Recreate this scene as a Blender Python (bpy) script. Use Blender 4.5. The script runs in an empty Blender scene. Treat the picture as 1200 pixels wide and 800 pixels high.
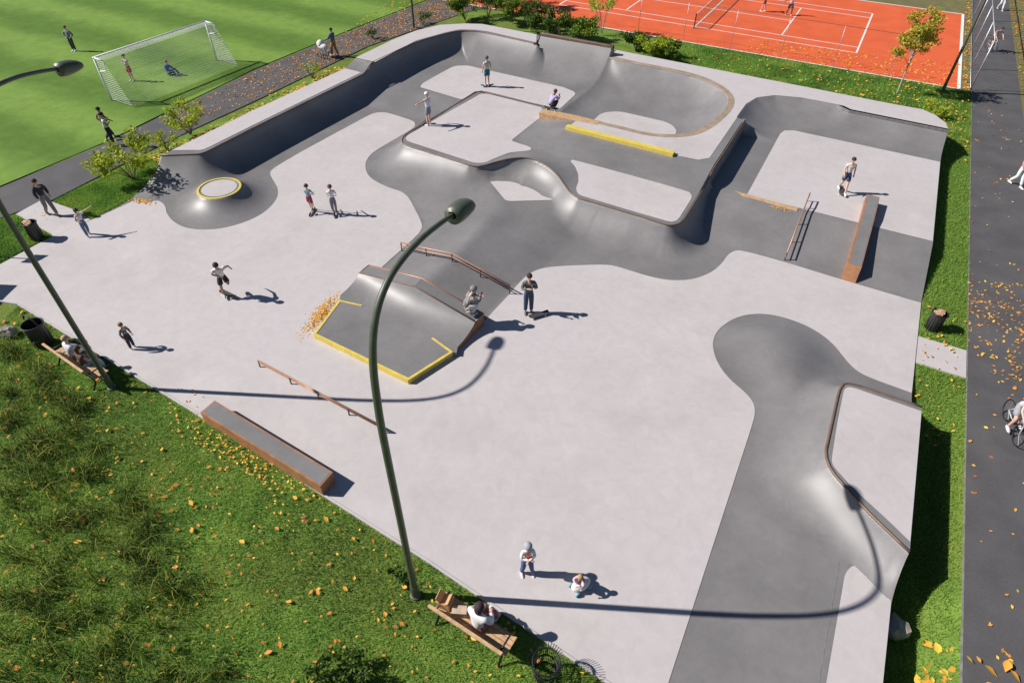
import bpy, bmesh, math, random
import numpy as np
from mathutils import Vector, Matrix
from mathutils.geometry import tessellate_polygon
random.seed(7); rng=np.random.default_rng(7)
R_=math.radians
scene=bpy.context.scene; COL=scene.collection
# ------------------------------------------------------------------ camera model
FOC,TH,RO,YAW,CH=740.53,R_(42.836),R_(.7436),R_(27.987),15.25
def rotz(v,a): c,s=math.cos(a),math.sin(a); return np.array([v[0]*c-v[1]*s,v[0]*s+v[1]*c,v[2]])
_fw=np.array([0,math.cos(TH),-math.sin(TH)]);_up=np.array([0,math.sin(TH),math.cos(TH)]);_rt=np.array([1.,0,0])
_r=math.cos(RO)*_rt+math.sin(RO)*_up;_u=-math.sin(RO)*_rt+math.cos(RO)*_up
FW,UP,RT=[rotz(v,YAW) for v in (_fw,_up,_r)]; UP=rotz(_u,YAW)
def P(x,y,z=0.):
    "photo point at a known height -> world point"
    d=RT*(x-600)+UP*(400-y)+FW*FOC; t=(z-CH)/d[2]; return np.array([0,0,CH])+d*t
def PP(pts,z=0.): return [tuple(P(x,y,z)) for x,y in pts]
def P2(pts,z=0.): return [tuple(P(x,y,z)[:2]) for x,y in pts]
FWD=np.array([-math.sin(YAW),math.cos(YAW)]); RGT=np.array([math.cos(YAW),math.sin(YAW)])
SUN_EL=39.3; SUN_SH=rotz(np.array([math.sin(R_(93)),math.cos(R_(93)),0]),YAW)   # shadow direction
# ------------------------------------------------------------------ materials
MATS={}
def nmat(name,build):
    if name in MATS: return MATS[name]
    m=bpy.data.materials.new(name); m.use_nodes=True; nt=m.node_tree
    b=nt.nodes['Principled BSDF']; build(nt,b); MATS[name]=m; return m
def N(nt,t,**k):
    n=nt.nodes.new(t)
    for a,v in k.items():
        if a in n.inputs: n.inputs[a].default_value=v
        else: setattr(n,a,v)
    return n
def noise_mix(nt,b,c1,c2,scale,detail=4,lo=.35,hi=.65,coord=None,sock='Base Color',c3=None,s3=None):
    tc=nt.nodes.new('ShaderNodeTexCoord'); o=coord or tc.outputs['Object']
    n=N(nt,'ShaderNodeTexNoise',Scale=scale,Detail=detail); nt.links.new(o,n.inputs['Vector'])
    r=nt.nodes.new('ShaderNodeValToRGB'); r.color_ramp.elements[0].position=lo; r.color_ramp.elements[1].position=hi
    r.color_ramp.elements[0].color=(*c1,1); r.color_ramp.elements[1].color=(*c2,1)
    nt.links.new(n.outputs['Fac'],r.inputs[0]); out=r.outputs[0]
    if c3:
        n2=N(nt,'ShaderNodeTexNoise',Scale=s3,Detail=3); nt.links.new(o,n2.inputs['Vector'])
        r2=nt.nodes.new('ShaderNodeValToRGB'); r2.color_ramp.elements[0].position=.42; r2.color_ramp.elements[1].position=.62
        nt.links.new(n2.outputs['Fac'],r2.inputs[0])
        mx=N(nt,'ShaderNodeMix',data_type='RGBA'); mx.inputs[7].default_value=(*c3,1)
        nt.links.new(r2.outputs[0],mx.inputs[0]); nt.links.new(out,mx.inputs[6]); out=mx.outputs[2]
    if sock: nt.links.new(out,b.inputs[sock])
    return out
def bump(nt,b,scale,strength,dist=.01,detail=5):
    tc=nt.nodes.new('ShaderNodeTexCoord'); n=N(nt,'ShaderNodeTexNoise',Scale=scale,Detail=detail); nt.links.new(tc.outputs['Object'],n.inputs['Vector'])
    bp=N(nt,'ShaderNodeBump',Strength=strength,Distance=dist); nt.links.new(n.outputs['Fac'],bp.inputs['Height']); nt.links.new(bp.outputs[0],b.inputs['Normal'])
def plain(name,c,rough=.6,metal=0.,spec=.5,var=.12,scale=6):
    def f(nt,b):
        noise_mix(nt,b,tuple(x*(1-var) for x in c),tuple(min(1,x*(1+var)) for x in c),scale)
        b.inputs['Roughness'].default_value=rough; b.inputs['Metallic'].default_value=metal; b.inputs['Specular IOR Level'].default_value=spec
    return nmat(name,f)
def m_light(nt,b):
    tc=nt.nodes.new('ShaderNodeTexCoord')
    o1=noise_mix(nt,b,(.468,.43,.426),(.538,.496,.49),.55,7,.3,.72,sock=None,c3=(.51,.472,.474),s3=.16)
    n=N(nt,'ShaderNodeTexNoise',Scale=2.6,Detail=8,Roughness=.68,Distortion=.7); nt.links.new(tc.outputs['Object'],n.inputs['Vector'])
    r=nt.nodes.new('ShaderNodeValToRGB'); r.color_ramp.elements[0].position=.3; r.color_ramp.elements[1].position=.7
    r.color_ramp.elements[0].color=(.93,.93,.93,1); r.color_ramp.elements[1].color=(1.05,1.05,1.05,1)
    nt.links.new(n.outputs['Fac'],r.inputs[0])
    mx=N(nt,'ShaderNodeMix',data_type='RGBA',blend_type='MULTIPLY'); mx.inputs[0].default_value=1
    nt.links.new(o1,mx.inputs[6]); nt.links.new(r.outputs[0],mx.inputs[7])
    nt.links.new(mx.outputs[2],b.inputs['Base Color'])
    b.inputs['Roughness'].default_value=.72; b.inputs['Specular IOR Level'].default_value=.3
def m_dark(nt,b):
    tc=nt.nodes.new('ShaderNodeTexCoord')
    o1=noise_mix(nt,b,(.168,.16,.16),(.228,.217,.217),.5,7,.3,.72,sock=None)
    n=N(nt,'ShaderNodeTexNoise',Scale=3.2,Detail=8,Roughness=.7,Distortion=.9); nt.links.new(tc.outputs['Object'],n.inputs['Vector'])
    r=nt.nodes.new('ShaderNodeValToRGB'); r.color_ramp.elements[0].position=.3; r.color_ramp.elements[1].position=.7
    r.color_ramp.elements[0].color=(.92,.92,.92,1); r.color_ramp.elements[1].color=(1.07,1.07,1.07,1)
    nt.links.new(n.outputs['Fac'],r.inputs[0])
    mx=N(nt,'ShaderNodeMix',data_type='RGBA',blend_type='MULTIPLY'); mx.inputs[0].default_value=1
    nt.links.new(o1,mx.inputs[6]); nt.links.new(r.outputs[0],mx.inputs[7]); nt.links.new(mx.outputs[2],b.inputs['Base Color'])
    r3=nt.nodes.new('ShaderNodeMapRange'); r3.inputs['To Min'].default_value=.42; r3.inputs['To Max'].default_value=.52
    nt.links.new(n.outputs['Fac'],r3.inputs[0]); nt.links.new(r3.outputs[0],b.inputs['Roughness'])
    b.inputs['Specular IOR Level'].default_value=.55
LIGHT=nmat('pale_concrete',m_light); DARK=nmat('grey_concrete',m_dark)
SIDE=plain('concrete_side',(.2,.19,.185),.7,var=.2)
CORTEN=plain('orange_brown_plate',(.35,.165,.08),.5,.0,.5,.18,3)
COPE=plain('coping_steel',(.17,.11,.08),.5,.2,.5,.15,3)
YEL=nmat('yellow_paint',lambda nt,b:(noise_mix(nt,b,(.66,.5,.08),(.76,.6,.1),2.5,5,.3,.7,c3=(.6,.47,.12),s3=7.),b.inputs['Roughness'].__setattr__('default_value',.5)))
WOOD=plain('warm_wood',(.52,.33,.18),.55,var=.2,scale=9)
PAVER=plain('tan_coping_stone',(.33,.25,.18),.7,var=.15,scale=2)
BLACK=plain('black_iron',(.02,.02,.022),.5,.3)
BINM=plain('bin_dark_plastic',(.028,.027,.03),.5)
POLE=plain('green_grey_pole',(.095,.108,.078),.45,.15,.5,.1)
STEEL=plain('galvanised_steel',(.42,.43,.45),.45,.6)
WHITE=plain('white_paint',(.8,.8,.79),.5,var=.03)
RUST=plain('orange_rail_steel',(.4,.21,.13),.4,.3,.5,.1)
RAILD=plain('dark_rail_steel',(.11,.075,.06),.45,.3)
ROCK=plain('pale_rock',(.34,.29,.25),.85,var=.3,scale=5)
BARK=plain('bark',(.16,.12,.09),.9,var=.3,scale=12)
PBARK=plain('pale_bark',(.4,.36,.31),.85,var=.3,scale=12)
CARD=plain('cardboard',(.5,.3,.15),.8)
def m_asph(nt,b):
    tc=nt.nodes.new('ShaderNodeTexCoord')
    o=noise_mix(nt,b,(.076,.073,.076),(.1,.095,.098),.8,6,.35,.65,sock=None)
    n=N(nt,'ShaderNodeTexNoise',Scale=28,Detail=4,Roughness=.8); nt.links.new(tc.outputs['Object'],n.inputs['Vector'])
    r=nt.nodes.new('ShaderNodeValToRGB'); r.color_ramp.elements[0].position=.3; r.color_ramp.elements[1].position=.7
    r.color_ramp.elements[0].color=(.8,.8,.8,1); r.color_ramp.elements[1].color=(1.2,1.2,1.2,1)
    nt.links.new(n.outputs['Fac'],r.inputs[0]); mx=N(nt,'ShaderNodeMix',data_type='RGBA',blend_type='MULTIPLY'); mx.inputs[0].default_value=1
    nt.links.new(o,mx.inputs[6]); nt.links.new(r.outputs[0],mx.inputs[7]); nt.links.new(mx.outputs[2],b.inputs['Base Color'])
    b.inputs['Roughness'].default_value=.85; bump(nt,b,60,.3,.01)
ASPH=nmat('dark_asphalt',m_asph)
def m_ground(nt,b):
    noise_mix(nt,b,(.085,.15,.026),(.19,.29,.05),1.1,8,.3,.7,c3=(.14,.18,.035),s3=.35)
    b.inputs['Roughness'].default_value=.9; b.inputs['Specular IOR Level'].default_value=.15; bump(nt,b,9,.9,.06,8)
GRASS=nmat('lawn_turf',m_ground)
def m_pitch(nt,b):
    tc=nt.nodes.new('ShaderNodeTexCoord'); sp=nt.nodes.new('ShaderNodeSeparateXYZ'); nt.links.new(tc.outputs['Object'],sp.inputs[0])
    n=N(nt,'ShaderNodeTexNoise',Scale=.35,Detail=4); nt.links.new(tc.outputs['Object'],n.inputs['Vector'])
    a=N(nt,'ShaderNodeMath',operation='MULTIPLY_ADD'); nt.links.new(n.outputs['Fac'],a.inputs[0]); a.inputs[1].default_value=2.6; nt.links.new(sp.outputs[1],a.inputs[2])
    m=N(nt,'ShaderNodeMath',operation='MULTIPLY'); nt.links.new(a.outputs[0],m.inputs[0]); m.inputs[1].default_value=2*math.pi/6.2
    s=N(nt,'ShaderNodeMath',operation='SINE'); nt.links.new(m.outputs[0],s.inputs[0])
    r=nt.nodes.new('ShaderNodeMapRange'); r.inputs[1].default_value=-.8; r.inputs[2].default_value=.8; nt.links.new(s.outputs[0],r.inputs[0])
    n2=N(nt,'ShaderNodeTexNoise',Scale=1.3,Detail=7,Roughness=.7); nt.links.new(tc.outputs['Object'],n2.inputs['Vector'])
    mx=N(nt,'ShaderNodeMix',data_type='RGBA'); nt.links.new(r.outputs[0],mx.inputs[0]); mx.inputs[6].default_value=(.105,.19,.034,1); mx.inputs[7].default_value=(.18,.29,.058,1)
    r2=nt.nodes.new('ShaderNodeMapRange'); r2.inputs[1].default_value=.3; r2.inputs[2].default_value=.7; r2.inputs[3].default_value=.82; r2.inputs[4].default_value=1.12; nt.links.new(n2.outputs['Fac'],r2.inputs[0])
    mv=N(nt,'ShaderNodeVectorMath',operation='SCALE'); nt.links.new(mx.outputs[2],mv.inputs[0]); nt.links.new(r2.outputs[0],mv.inputs['Scale'])
    nt.links.new(mv.outputs[0],b.inputs['Base Color']); b.inputs['Roughness'].default_value=.9; b.inputs['Specular IOR Level'].default_value=.1
    bump(nt,b,14,.5,.03,6)
PITCH=nmat('mown_pitch_grass',m_pitch)
COURT=nmat('orange_court_acrylic',lambda nt,b:(noise_mix(nt,b,(.62,.1,.028),(.72,.13,.038),.7,5,.3,.7),b.inputs['Roughness'].__setattr__('default_value',.7)))
def tinted(name,ramp,rough=.7,trans=.0,spec=.2):
    "colour picked per blade / leaf from the 'tint' attribute"
    def f(nt,b):
        a=nt.nodes.new('ShaderNodeAttribute'); a.attribute_name='tint'
        r=nt.nodes.new('ShaderNodeValToRGB'); e=r.color_ramp.elements
        while len(e)<len(ramp): e.new(.5)
        for i,(p,c) in enumerate(ramp): e[i].position=p; e[i].color=(*c,1)
        nt.links.new(a.outputs['Fac'],r.inputs[0]); nt.links.new(r.outputs[0],b.inputs['Base Color'])
        b.inputs['Roughness'].default_value=rough; b.inputs['Specular IOR Level'].default_value=spec
        if trans>0:
            t=nt.nodes.new('ShaderNodeBsdfTranslucent'); nt.links.new(r.outputs[0],t.inputs[0]); mx=nt.nodes.new('ShaderNodeMixShader'); mx.inputs[0].default_value=trans
            nt.links.new(b.outputs[0],mx.inputs[1]); nt.links.new(t.outputs[0],mx.inputs[2]); nt.links.new(mx.outputs[0],nt.nodes['Material Output'].inputs[0])
    return nmat(name,f)
BLADE=tinted('grass_blades',[(0,(.06,.14,.028)),(.35,(.15,.3,.055)),(.75,(.27,.45,.08)),(1,(.42,.48,.11))],.75,.4)
SEDGE=tinted('sedge_blades',[(0,(.012,.025,.008)),(.4,(.045,.085,.016)),(.7,(.2,.27,.035)),(.9,(.38,.36,.05)),(1,(.5,.26,.07))],.7,.15)
LEAFG=tinted('green_leaves',[(0,(.06,.12,.02)),(.5,(.15,.25,.035)),(1,(.32,.38,.04))],.6,.3)
LEAFD=tinted('dark_green_leaves',[(0,(.03,.07,.018)),(.6,(.08,.16,.03)),(1,(.22,.26,.04))],.6,.25)
LEAFY=tinted('yellow_green_leaves',[(0,(.22,.32,.025)),(.6,(.4,.5,.045)),(1,(.55,.5,.06))],.6,.4)
LEAFO=tinted('autumn_leaves',[(0,(.2,.3,.03)),(.5,(.42,.46,.06)),(.8,(.65,.38,.06)),(1,(.75,.25,.04))],.6,.3)
FALLEN=tinted('fallen_leaf',[(0,(.35,.16,.07)),(.25,(.68,.25,.05)),(.6,(.78,.4,.06)),(1,(.8,.55,.08))],.65,.1)
# ------------------------------------------------------------------ object helpers
def tag(o,label=None,cat=None,group=None,kind=None):
    if label: o['label']=label
    if cat: o['category']=cat
    if group: o['group']=group
    if kind: o['kind']=kind
    return o
def empty(name,loc=(0,0,0),rz=0,label=None,cat=None,group=None):
    o=bpy.data.objects.new(name,None); COL.objects.link(o); o.location=tuple(float(x) for x in loc); o.rotation_euler=(0,0,rz); o.empty_display_size=.2
    return tag(o,label,cat,group)
def mk(name,V,F,m,parent=None,smooth=False,mats=None,midx=None):
    me=bpy.data.meshes.new(name); me.from_pydata([tuple(map(float,v)) for v in V],[],[tuple(f) for f in F]); me.materials.append(m)
    if mats:
        for x in mats: me.materials.append(x)
        for p,i in zip(me.polygons,midx): p.material_index=i
    if smooth: me.polygons.foreach_set('use_smooth',[True]*len(me.polygons))
    o=bpy.data.objects.new(name,me); COL.objects.link(o)
    if parent: o.parent=parent
    return o
def npmesh(name,V,F,m,parent=None,smooth=False,tint=None):
    "fast mesh from numpy: V (n,3), F (k,3|4), tint per face"
    me=bpy.data.meshes.new(name); k=F.shape[1]
    me.vertices.add(len(V)); me.vertices.foreach_set('co',V.astype(np.float32).ravel())
    me.loops.add(F.size); me.loops.foreach_set('vertex_index',F.astype(np.int32).ravel())
    me.polygons.add(len(F)); me.polygons.foreach_set('loop_start',np.arange(0,F.size,k,dtype=np.int32)); me.polygons.foreach_set('loop_total',np.full(len(F),k,np.int32))
    if smooth: me.polygons.foreach_set('use_smooth',np.ones(len(F),bool))
    me.materials.append(m); me.update(calc_edges=True)
    if tint is not None:
        a=me.attributes.new('tint','FLOAT','FACE'); a.data.foreach_set('value',tint.astype(np.float32))
    o=bpy.data.objects.new(name,me); COL.objects.link(o)
    if parent: o.parent=parent
    return o
class MB:
    def __init__(s): s.V=[];s.F=[]
    def add(s,V,F):
        n=len(s.V); s.V+= [tuple(v) for v in V]; s.F+=[tuple(i+n for i in f) for f in F]; return s
    def box(s,c,d,rz=0,M=None):
        V=[Vector((x*d[0]/2,y*d[1]/2,z*d[2]/2)) for x in(-1,1) for y in(-1,1) for z in(-1,1)]
        if M is None: M=Matrix.Translation(Vector(c))@Matrix.Rotation(rz,4,'Z')
        else: M=Matrix.Translation(Vector(c))@M
        return s.add([M@v for v in V],[(0,1,3,2),(4,6,7,5),(0,4,5,1),(2,3,7,6),(0,2,6,4),(1,5,7,3)])
    def tube(s,pts,r,n=8,closed=False,cap=True):
        pts=[Vector(p) for p in pts]; rs=r if isinstance(r,(list,tuple)) else [r]*len(pts)
        base=len(s.V); L=len(pts); up=None
        for i,p in enumerate(pts):
            if closed: t=pts[(i+1)%L]-pts[i-1]
            else: t=pts[min(i+1,L-1)]-pts[max(i-1,0)]
            t=t.normalized()
            if up is None: up=Vector((0,0,1)) if abs(t.z)<.9 else Vector((1,0,0))
            x=t.cross(up)
            if x.length<1e-5: x=t.cross(Vector((1,0,0)))
            x.normalize(); y=x.cross(t).normalized(); up=y
            for k in range(n):
                a=2*math.pi*k/n; s.V.append(tuple(p+(x*math.cos(a)+y*math.sin(a))*rs[i]))
        for i in range(L if closed else L-1):
            for k in range(n):
                a=base+i*n+k;b=base+i*n+(k+1)%n;j=(i+1)%L; c=base+j*n+(k+1)%n;d=base+j*n+k; s.F.append((a,b,c,d))
        if cap and not closed: s.F.append(tuple(base+k for k in range(n))[::-1]); s.F.append(tuple(base+(L-1)*n+k for k in range(n)))
        return s
    def prism(s,poly,z0,z1):
        n=len(poly); zt=z1 if hasattr(z1,'__len__') else [z1]*n; zb=z0 if hasattr(z0,'__len__') else [z0]*n
        V=[(p[0],p[1],b) for p,b in zip(poly,zb)]+[(p[0],p[1],t) for p,t in zip(poly,zt)]
        tri=tessellate_polygon([[Vector((p[0],p[1],0)) for p in poly]])
        F=[]
        for t in tri:
            a,b,c=[Vector((poly[i][0],poly[i][1],0)) for i in t]
            if (b-a).cross(c-a).z<0: t=(t[0],t[2],t[1])
            F.append(tuple(i+n for i in t)); F.append(tuple(t)[::-1])
        ar=sum(poly[i][0]*poly[(i+1)%n][1]-poly[(i+1)%n][0]*poly[i][1] for i in range(n))
        for i in range(n):
            j=(i+1)%n; F.append((i,j,j+n,i+n) if ar>0 else (j,i,i+n,j+n))
        return s.add(V,F)
    def lathe(s,prof,c=(0,0,0),n=20):
        base=len(s.V)
        for r,z in prof:
            for k in range(n): a=2*math.pi*k/n; s.V.append((c[0]+r*math.cos(a),c[1]+r*math.sin(a),c[2]+z))
        for i in range(len(prof)-1):
            for k in range(n): s.F.append((base+i*n+k,base+i*n+(k+1)%n,base+(i+1)*n+(k+1)%n,base+(i+1)*n+k))
        return s
    def ball(s,c,r,nu=12,nv=8,zmin=-1):
        base=len(s.V); rx,ry,rz=r if hasattr(r,'__len__') else (r,r,r)
        a0=math.asin(max(-1,zmin))
        for j in range(nv+1):
            t=a0+(math.pi/2-a0)*j/nv
            for k in range(nu): a=2*math.pi*k/nu; s.V.append((c[0]+rx*math.cos(t)*math.cos(a),c[1]+ry*math.cos(t)*math.sin(a),c[2]+rz*math.sin(t)))
        for j in range(nv):
            for k in range(nu): s.F.append((base+j*nu+k,base+j*nu+(k+1)%nu,base+(j+1)*nu+(k+1)%nu,base+(j+1)*nu+k))
        return s
    def build(s,name,m,parent=None,smooth=False): return mk(name,s.V,s.F,m,parent,smooth)
def roundp(pts,r=.25,it=2,closed=True,keep=None):
    "soften corners of a polygon / polyline"
    pts=[np.array(p,float) for p in pts]
    for k in range(it):
        out=[];n=len(pts)
        for i,p in enumerate(pts):
            if (not closed and i in (0,n-1)) or (keep and keep(p)): out.append(p); continue
            a=pts[i-1];b=pts[(i+1)%n]; la=np.linalg.norm(a-p);lb=np.linalg.norm(b-p)
            out.append(p+(a-p)/max(la,1e-9)*min(la*.25,r/(k+1))); out.append(p+(b-p)/max(lb,1e-9)*min(lb*.25,r/(k+1)))
        pts=out
    return [tuple(p) for p in pts]
def sheet(name,poly,z,m,parent=None):
    poly=[(p[0],p[1]) for p in poly]; zz=z if hasattr(z,'__len__') else [z]*len(poly)
    tri=tessellate_polygon([[Vector((p[0],p[1],0)) for p in poly]]); F=[]
    for t in tri:
        a,b,c=[Vector((*poly[i],0)) for i in t]
        F.append(tuple(t) if (b-a).cross(c-a).z>0 else (t[0],t[2],t[1]))
    return mk(name,[(p[0],p[1],q) for p,q in zip(poly,zz)],F,m,parent)
# ------------------------------------------------------------------ skate park height field
hA,hA2,hB,hC,hD,hE,hF,hP=1.15,1.5,1.0,1.35,.3,.6,.95,.45
GS=.06; X0,X1,Y0,Y1=-34.,5.1,-1.5,41.1
nx=int((X1-X0)/GS)+1; ny=int((Y1-Y0)/GS)+1
gx=X0+np.arange(nx)*GS; gy=Y0+np.arange(ny)*GS
GX,GY=np.meshgrid(gx,gy); 
def inpoly(X,Y,poly):
    p=np.asarray([(q[0],q[1]) for q in poly]); ins=np.zeros(X.shape,bool); n=len(p)
    for i in range(n):
        x1,y1=p[i];x2,y2=p[(i+1)%n]
        if y1==y2: continue
        c=((y1>Y)!=(y2>Y))&(X<(x2-x1)*(Y-y1)/(y2-y1)+x1); ins^=c
    return ins
def dens(pl,step=.12):
    out=[]
    for a,b in zip(pl[:-1],pl[1:]):
        a=np.array(a,float);b=np.array(b,float);k=max(1,int(np.hypot(*(b-a)[:2])/step))
        out+= [a+(b-a)*t/k for t in range(k)]
    out.append(np.array(pl[-1],float)); return np.array(out)
def dist(X,Y,pl):
    "distance to polyline with value interpolated at the nearest point (columns 2..)"
    pl=np.asarray(pl,float); best=np.full(X.shape,1e9); val=np.zeros(X.shape+(pl.shape[1]-2,))
    for a,b in zip(pl[:-1],pl[1:]):
        d=b[:2]-a[:2]; L=max(d@d,1e-12); t=np.clip(((X-a[0])*d[0]+(Y-a[1])*d[1])/L,0,1)
        dd=np.hypot(X-a[0]-t*d[0],Y-a[1]-t*d[1]); m=dd<best; best[m]=dd[m]
        v=a[2:]+(b[2:]-a[2:])*t[...,None]; val[m]=v[m]
    return best,val
def idw(X,Y,pl,p=4):
    s=dens(pl,.4); w=1/(((X[...,None]-s[:,0])**2+(Y[...,None]-s[:,1])**2)**(p/2)+1e-6); return (w*s[:,2]).sum(-1)/w.sum(-1)
def w3(pts,z): return [(p[0],p[1],z) for p in pts]
class HF:
    ops=[]
def apply_ops(X,Y):
    Z=np.zeros(X.shape)
    for op in HF.ops:
        k,poly=op[0],op[1]
        p=np.asarray([(q[0],q[1]) for q in poly]); lo=p.min(0)-.01;hi=p.max(0)+.01
        bb=(X>=lo[0])&(X<=hi[0])&(Y>=lo[1])&(Y<=hi[1]); idx=np.where(bb)
        if len(idx[0])==0: continue
        ins=inpoly(X[idx],Y[idx],poly); idx=tuple(i[ins] for i in idx)
        if len(idx[0])==0: continue
        x,y=X[idx],Y[idx]
        if k=='flat': z=np.full(x.shape,op[2])
        elif k=='qp':      # quarter pipe: top polyline (x,y,h,base,R)
            d,v=dist(x,y,op[2]); h,bz,R=v[...,0],v[...,1],v[...,2]; hh=h-bz; xf=np.sqrt(np.maximum(R*R-(R-hh)**2,0)); q=np.maximum(xf-d,0)
            z=bz+R-np.sqrt(np.maximum(R*R-q*q,0)); z=np.where(d<xf,np.maximum(Z[idx],z),Z[idx])
        elif k=='tr':      # between top (x,y,z) and foot (x,y,z), profile sharpness a
            top,foot,a=op[2],op[3],op[4]
            dt,_=dist(x,y,top);df,_=dist(x,y,foot); zt=idw(x,y,top);zf=idw(x,y,foot); s=df/(df+dt+1e-6)
            if a>0: q=(1-np.sqrt(1-(a*s)**2))/(1-math.sqrt(1-a*a))
            else: q=np.clip(s,0,1); w=.08; q=np.where(q<w,q*q/(2*w)+0,q-w/2); q=np.where(s>1-w,1-w-(1-s)**2/(2*w)+w/2-w/2+0*s,q)*(1.0); q=q/(1-w)*(1.0); q=np.clip(q,0,1)
            z=zf+(zt-zf)*q
            if len(op)>5 and op[5]=='max': z=np.maximum(Z[idx],z)
        elif k=='bump':    # cone-like mound (cx,cy,r0,h) with foot = poly
            cx,cy,r0,h,a=op[2]; df,_=dist(x,y,list(poly)+[poly[0]]); dc=np.maximum(np.hypot(x-cx,y-cy)-r0,0); s=df/(df+dc+1e-6)
            if a>0: q=(1-np.sqrt(1-(a*s)**2))/(1-math.sqrt(1-a*a))
            else: q=s*s*(3-2*s)
            z=np.maximum(Z[idx],h*q)
        Z[idx]=z
    return Z
# main lines (world metres)
copeA=PP([(188,182),(230,180.5)],hA)+PP([(236,180),(244,177),(300,148.4),(424.7,87.5)],hA)
copeA2=PP([(438.4,74),(487.5,49),(520,40),(533,37),(540.6,36),(557.5,36.6),(572.5,39),(629.7,51.5)],hA2)
rampmid=P(431.5,81,1.33)
xa,xb=copeA[-1][0],copeA2[1][0]
yj=copeA[-1][1]; copeA2[0]=(xb-.15,yj+1.25,hA2); copeA[-1]=(xa,yj,hA); rampA=[(xa+(xb-.15-xa)*t,yj+1.25*t,hA+(hA2-hA)*(t*t*(3-2*t))) for t in (.2,.4,.6,.8)]
copeW=roundp(copeA,.3,2,False)+rampA+roundp(copeA2,.5,2,False)
baseW=lambda p: .0 if p[1]<28.5 else min(.295,max(0,.3*(p[1]-28.3)/3.0-.012))
RW=lambda p: float(np.interp(p[1],[17.5,18.8],[3.3,1.25])) if p[1]<20 else (1.25 if p[1]<30.3 else float(np.interp(p[0],[-25.6,-23.6],[1.4,3.6])))
topW=[(p[0],p[1],p[2],baseW(p),RW(p)) for p in dens(copeW,.25)]
hX=1.9; extT=[(-19.3,float(P(629.7,38.2,hX)[1]),hX),tuple(P(718.4,54.7,hX))]
copeA2[-1]=(-19.32,copeA2[-1][1],hA2)
outA=PP([(199.7,176.9),(300,127.8),(407.8,78.5)],hA)
outA2=PP([(417,67.8),(460,47),(488,36),(516,29.4),(544,27.9),(565,28.4),(629,40.6)],hA2)
bowl=PP([(713.8,67.8),(740,74),(775,80.5),(809,88),(828,94.7),(845,104),(852.5,112.5),(854,119),(852,125),(847,132),(832,145.3),(815,154.7),(796,158),(777.5,157.9),(758.7,156),(740,151.5),(700,141.9),(677.5,136),(640,128.6)],hC)
pocket=[tuple(P(558.8,195,hB)),tuple(P(568,193.5,1.04)),tuple(P(584,188.8,1.16)),tuple(P(600,185,1.26)),tuple(P(620,184.4,1.32)),tuple(P(636,190.6,1.28)),tuple(P(651,202,1.18)),tuple(P(660.6,215,1.08)),tuple(P(668,226,1.02)),tuple(P(677.5,232,hB))]
copeB_left=PP([(565,106.8),(557.5,108.5),(473,158.7),(470.6,166),(474.4,170),(513.8,182),(549.4,193.4)],hB)
copeB_right=PP([(720,244.4),(756,255),(773.8,261),(786.9,264.6),(799,261)],hB)+[(-4.5,27.2,hB),(-4.5,28.0,hC),(-4.5,34.15,hC)]
copeB=roundp(copeB_left,.25,2,False)+roundp(pocket,.3,2,False)+roundp(copeB_right,.25,2,False)
RE=4.97
# flats
B_poly=[(-19.1,31.3)]+[(p[0],p[1]) for p in copeB if p[2]<1.34 and p[1]<27.5]+[(-4.5,28.2),(-12.2,28.5),(-14.4,31.3)]
C_poly=[(-12.4,28.4),(-4.5,28.1),(-4.5,34.2),(-4.95,34.3),(-4.92,36.3),(-4.6,37.5),(-3.8,38.3),(-2.4,38.7),(-.5,38.7),(.14,38.2),(5.1,38.13),(5.1,41.1),(-14.4,41.1),(-14.2,39.3),(-13.5,39.15),(-13.5,30.1),(-12.2,30.1)]
op=HF.ops
op.append(('flat',[(-4.5,27.8),(5.2,27.8),(5.2,36.2),(-4.5,36.2)],hE))
op.append(('tr',[(-4.6,24.1),(5.2,24.1),(5.2,27.8),(-4.6,27.8)],[(-4.6,27.8,hE),(5.2,27.8,hE)],[(-4.6,24.1,0),(5.2,24.1,0)],0))
op.append(('flat',[(-30,31.2),(-14.0,31.2),(-14.0,41.2),(-30,41.2)],hD))
op.append(('tr',[(-26.6,28.2),(-19,28.2),(-19,31.2),(-26.6,31.2)],[(-26.6,31.3,hD),(-19,31.1,hD)],[(-26.6,28.3,0),(-19,28.0,0)],0))
# hip (two banks meeting at a ridge)
ridge=[(-13.95,23.45,hP),(-12.2,22.15,hP),(-11.85,17.0,hP),(-12.15,14.2,hP)]
footL=[(-17.2,21.2,0),(-14.93,19.46,0),(-14.48,18.16,0),(-14.45,14.2,0)]
op.append(('tr',[(p[0],p[1]) for p in footL]+[(p[0],p[1]) for p in ridge[::-1]]+[(-15.5,23.4)],ridge,footL,0,'max'))
ridR=[(-12.15,14.2,hP),(-11.85,17.0,hP),(-12.2,22.15,hP),(-10.3,23.3,hP)]; footR=[(-9.15,14.2,0),(-9.1,17.4,0),(-8.6,19.0,0),(-8.3,21.5,0),(-8.6,23.0,0)]
op.append(('tr',[(p[0],p[1]) for p in ridR]+[(p[0],p[1]) for p in footR[::-1]],ridR,footR,0,'max'))
Ppoly=roundp(P2([(572,210.3),(576,208.6),(594,209),(608,211.3),(623,218.8),(640,226),(649.4,231.9),(647.5,234.7),(596.9,236),(592,234.7)],hP),.1,1)
op.append(('flat',[(-14.1,23.55),(-13.9,23.35),(-12.2,22.04),(-10.2,23.15),(-10.9,24.2),(-12.5,24.6),(-13.5,24.4)],hP))
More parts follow.
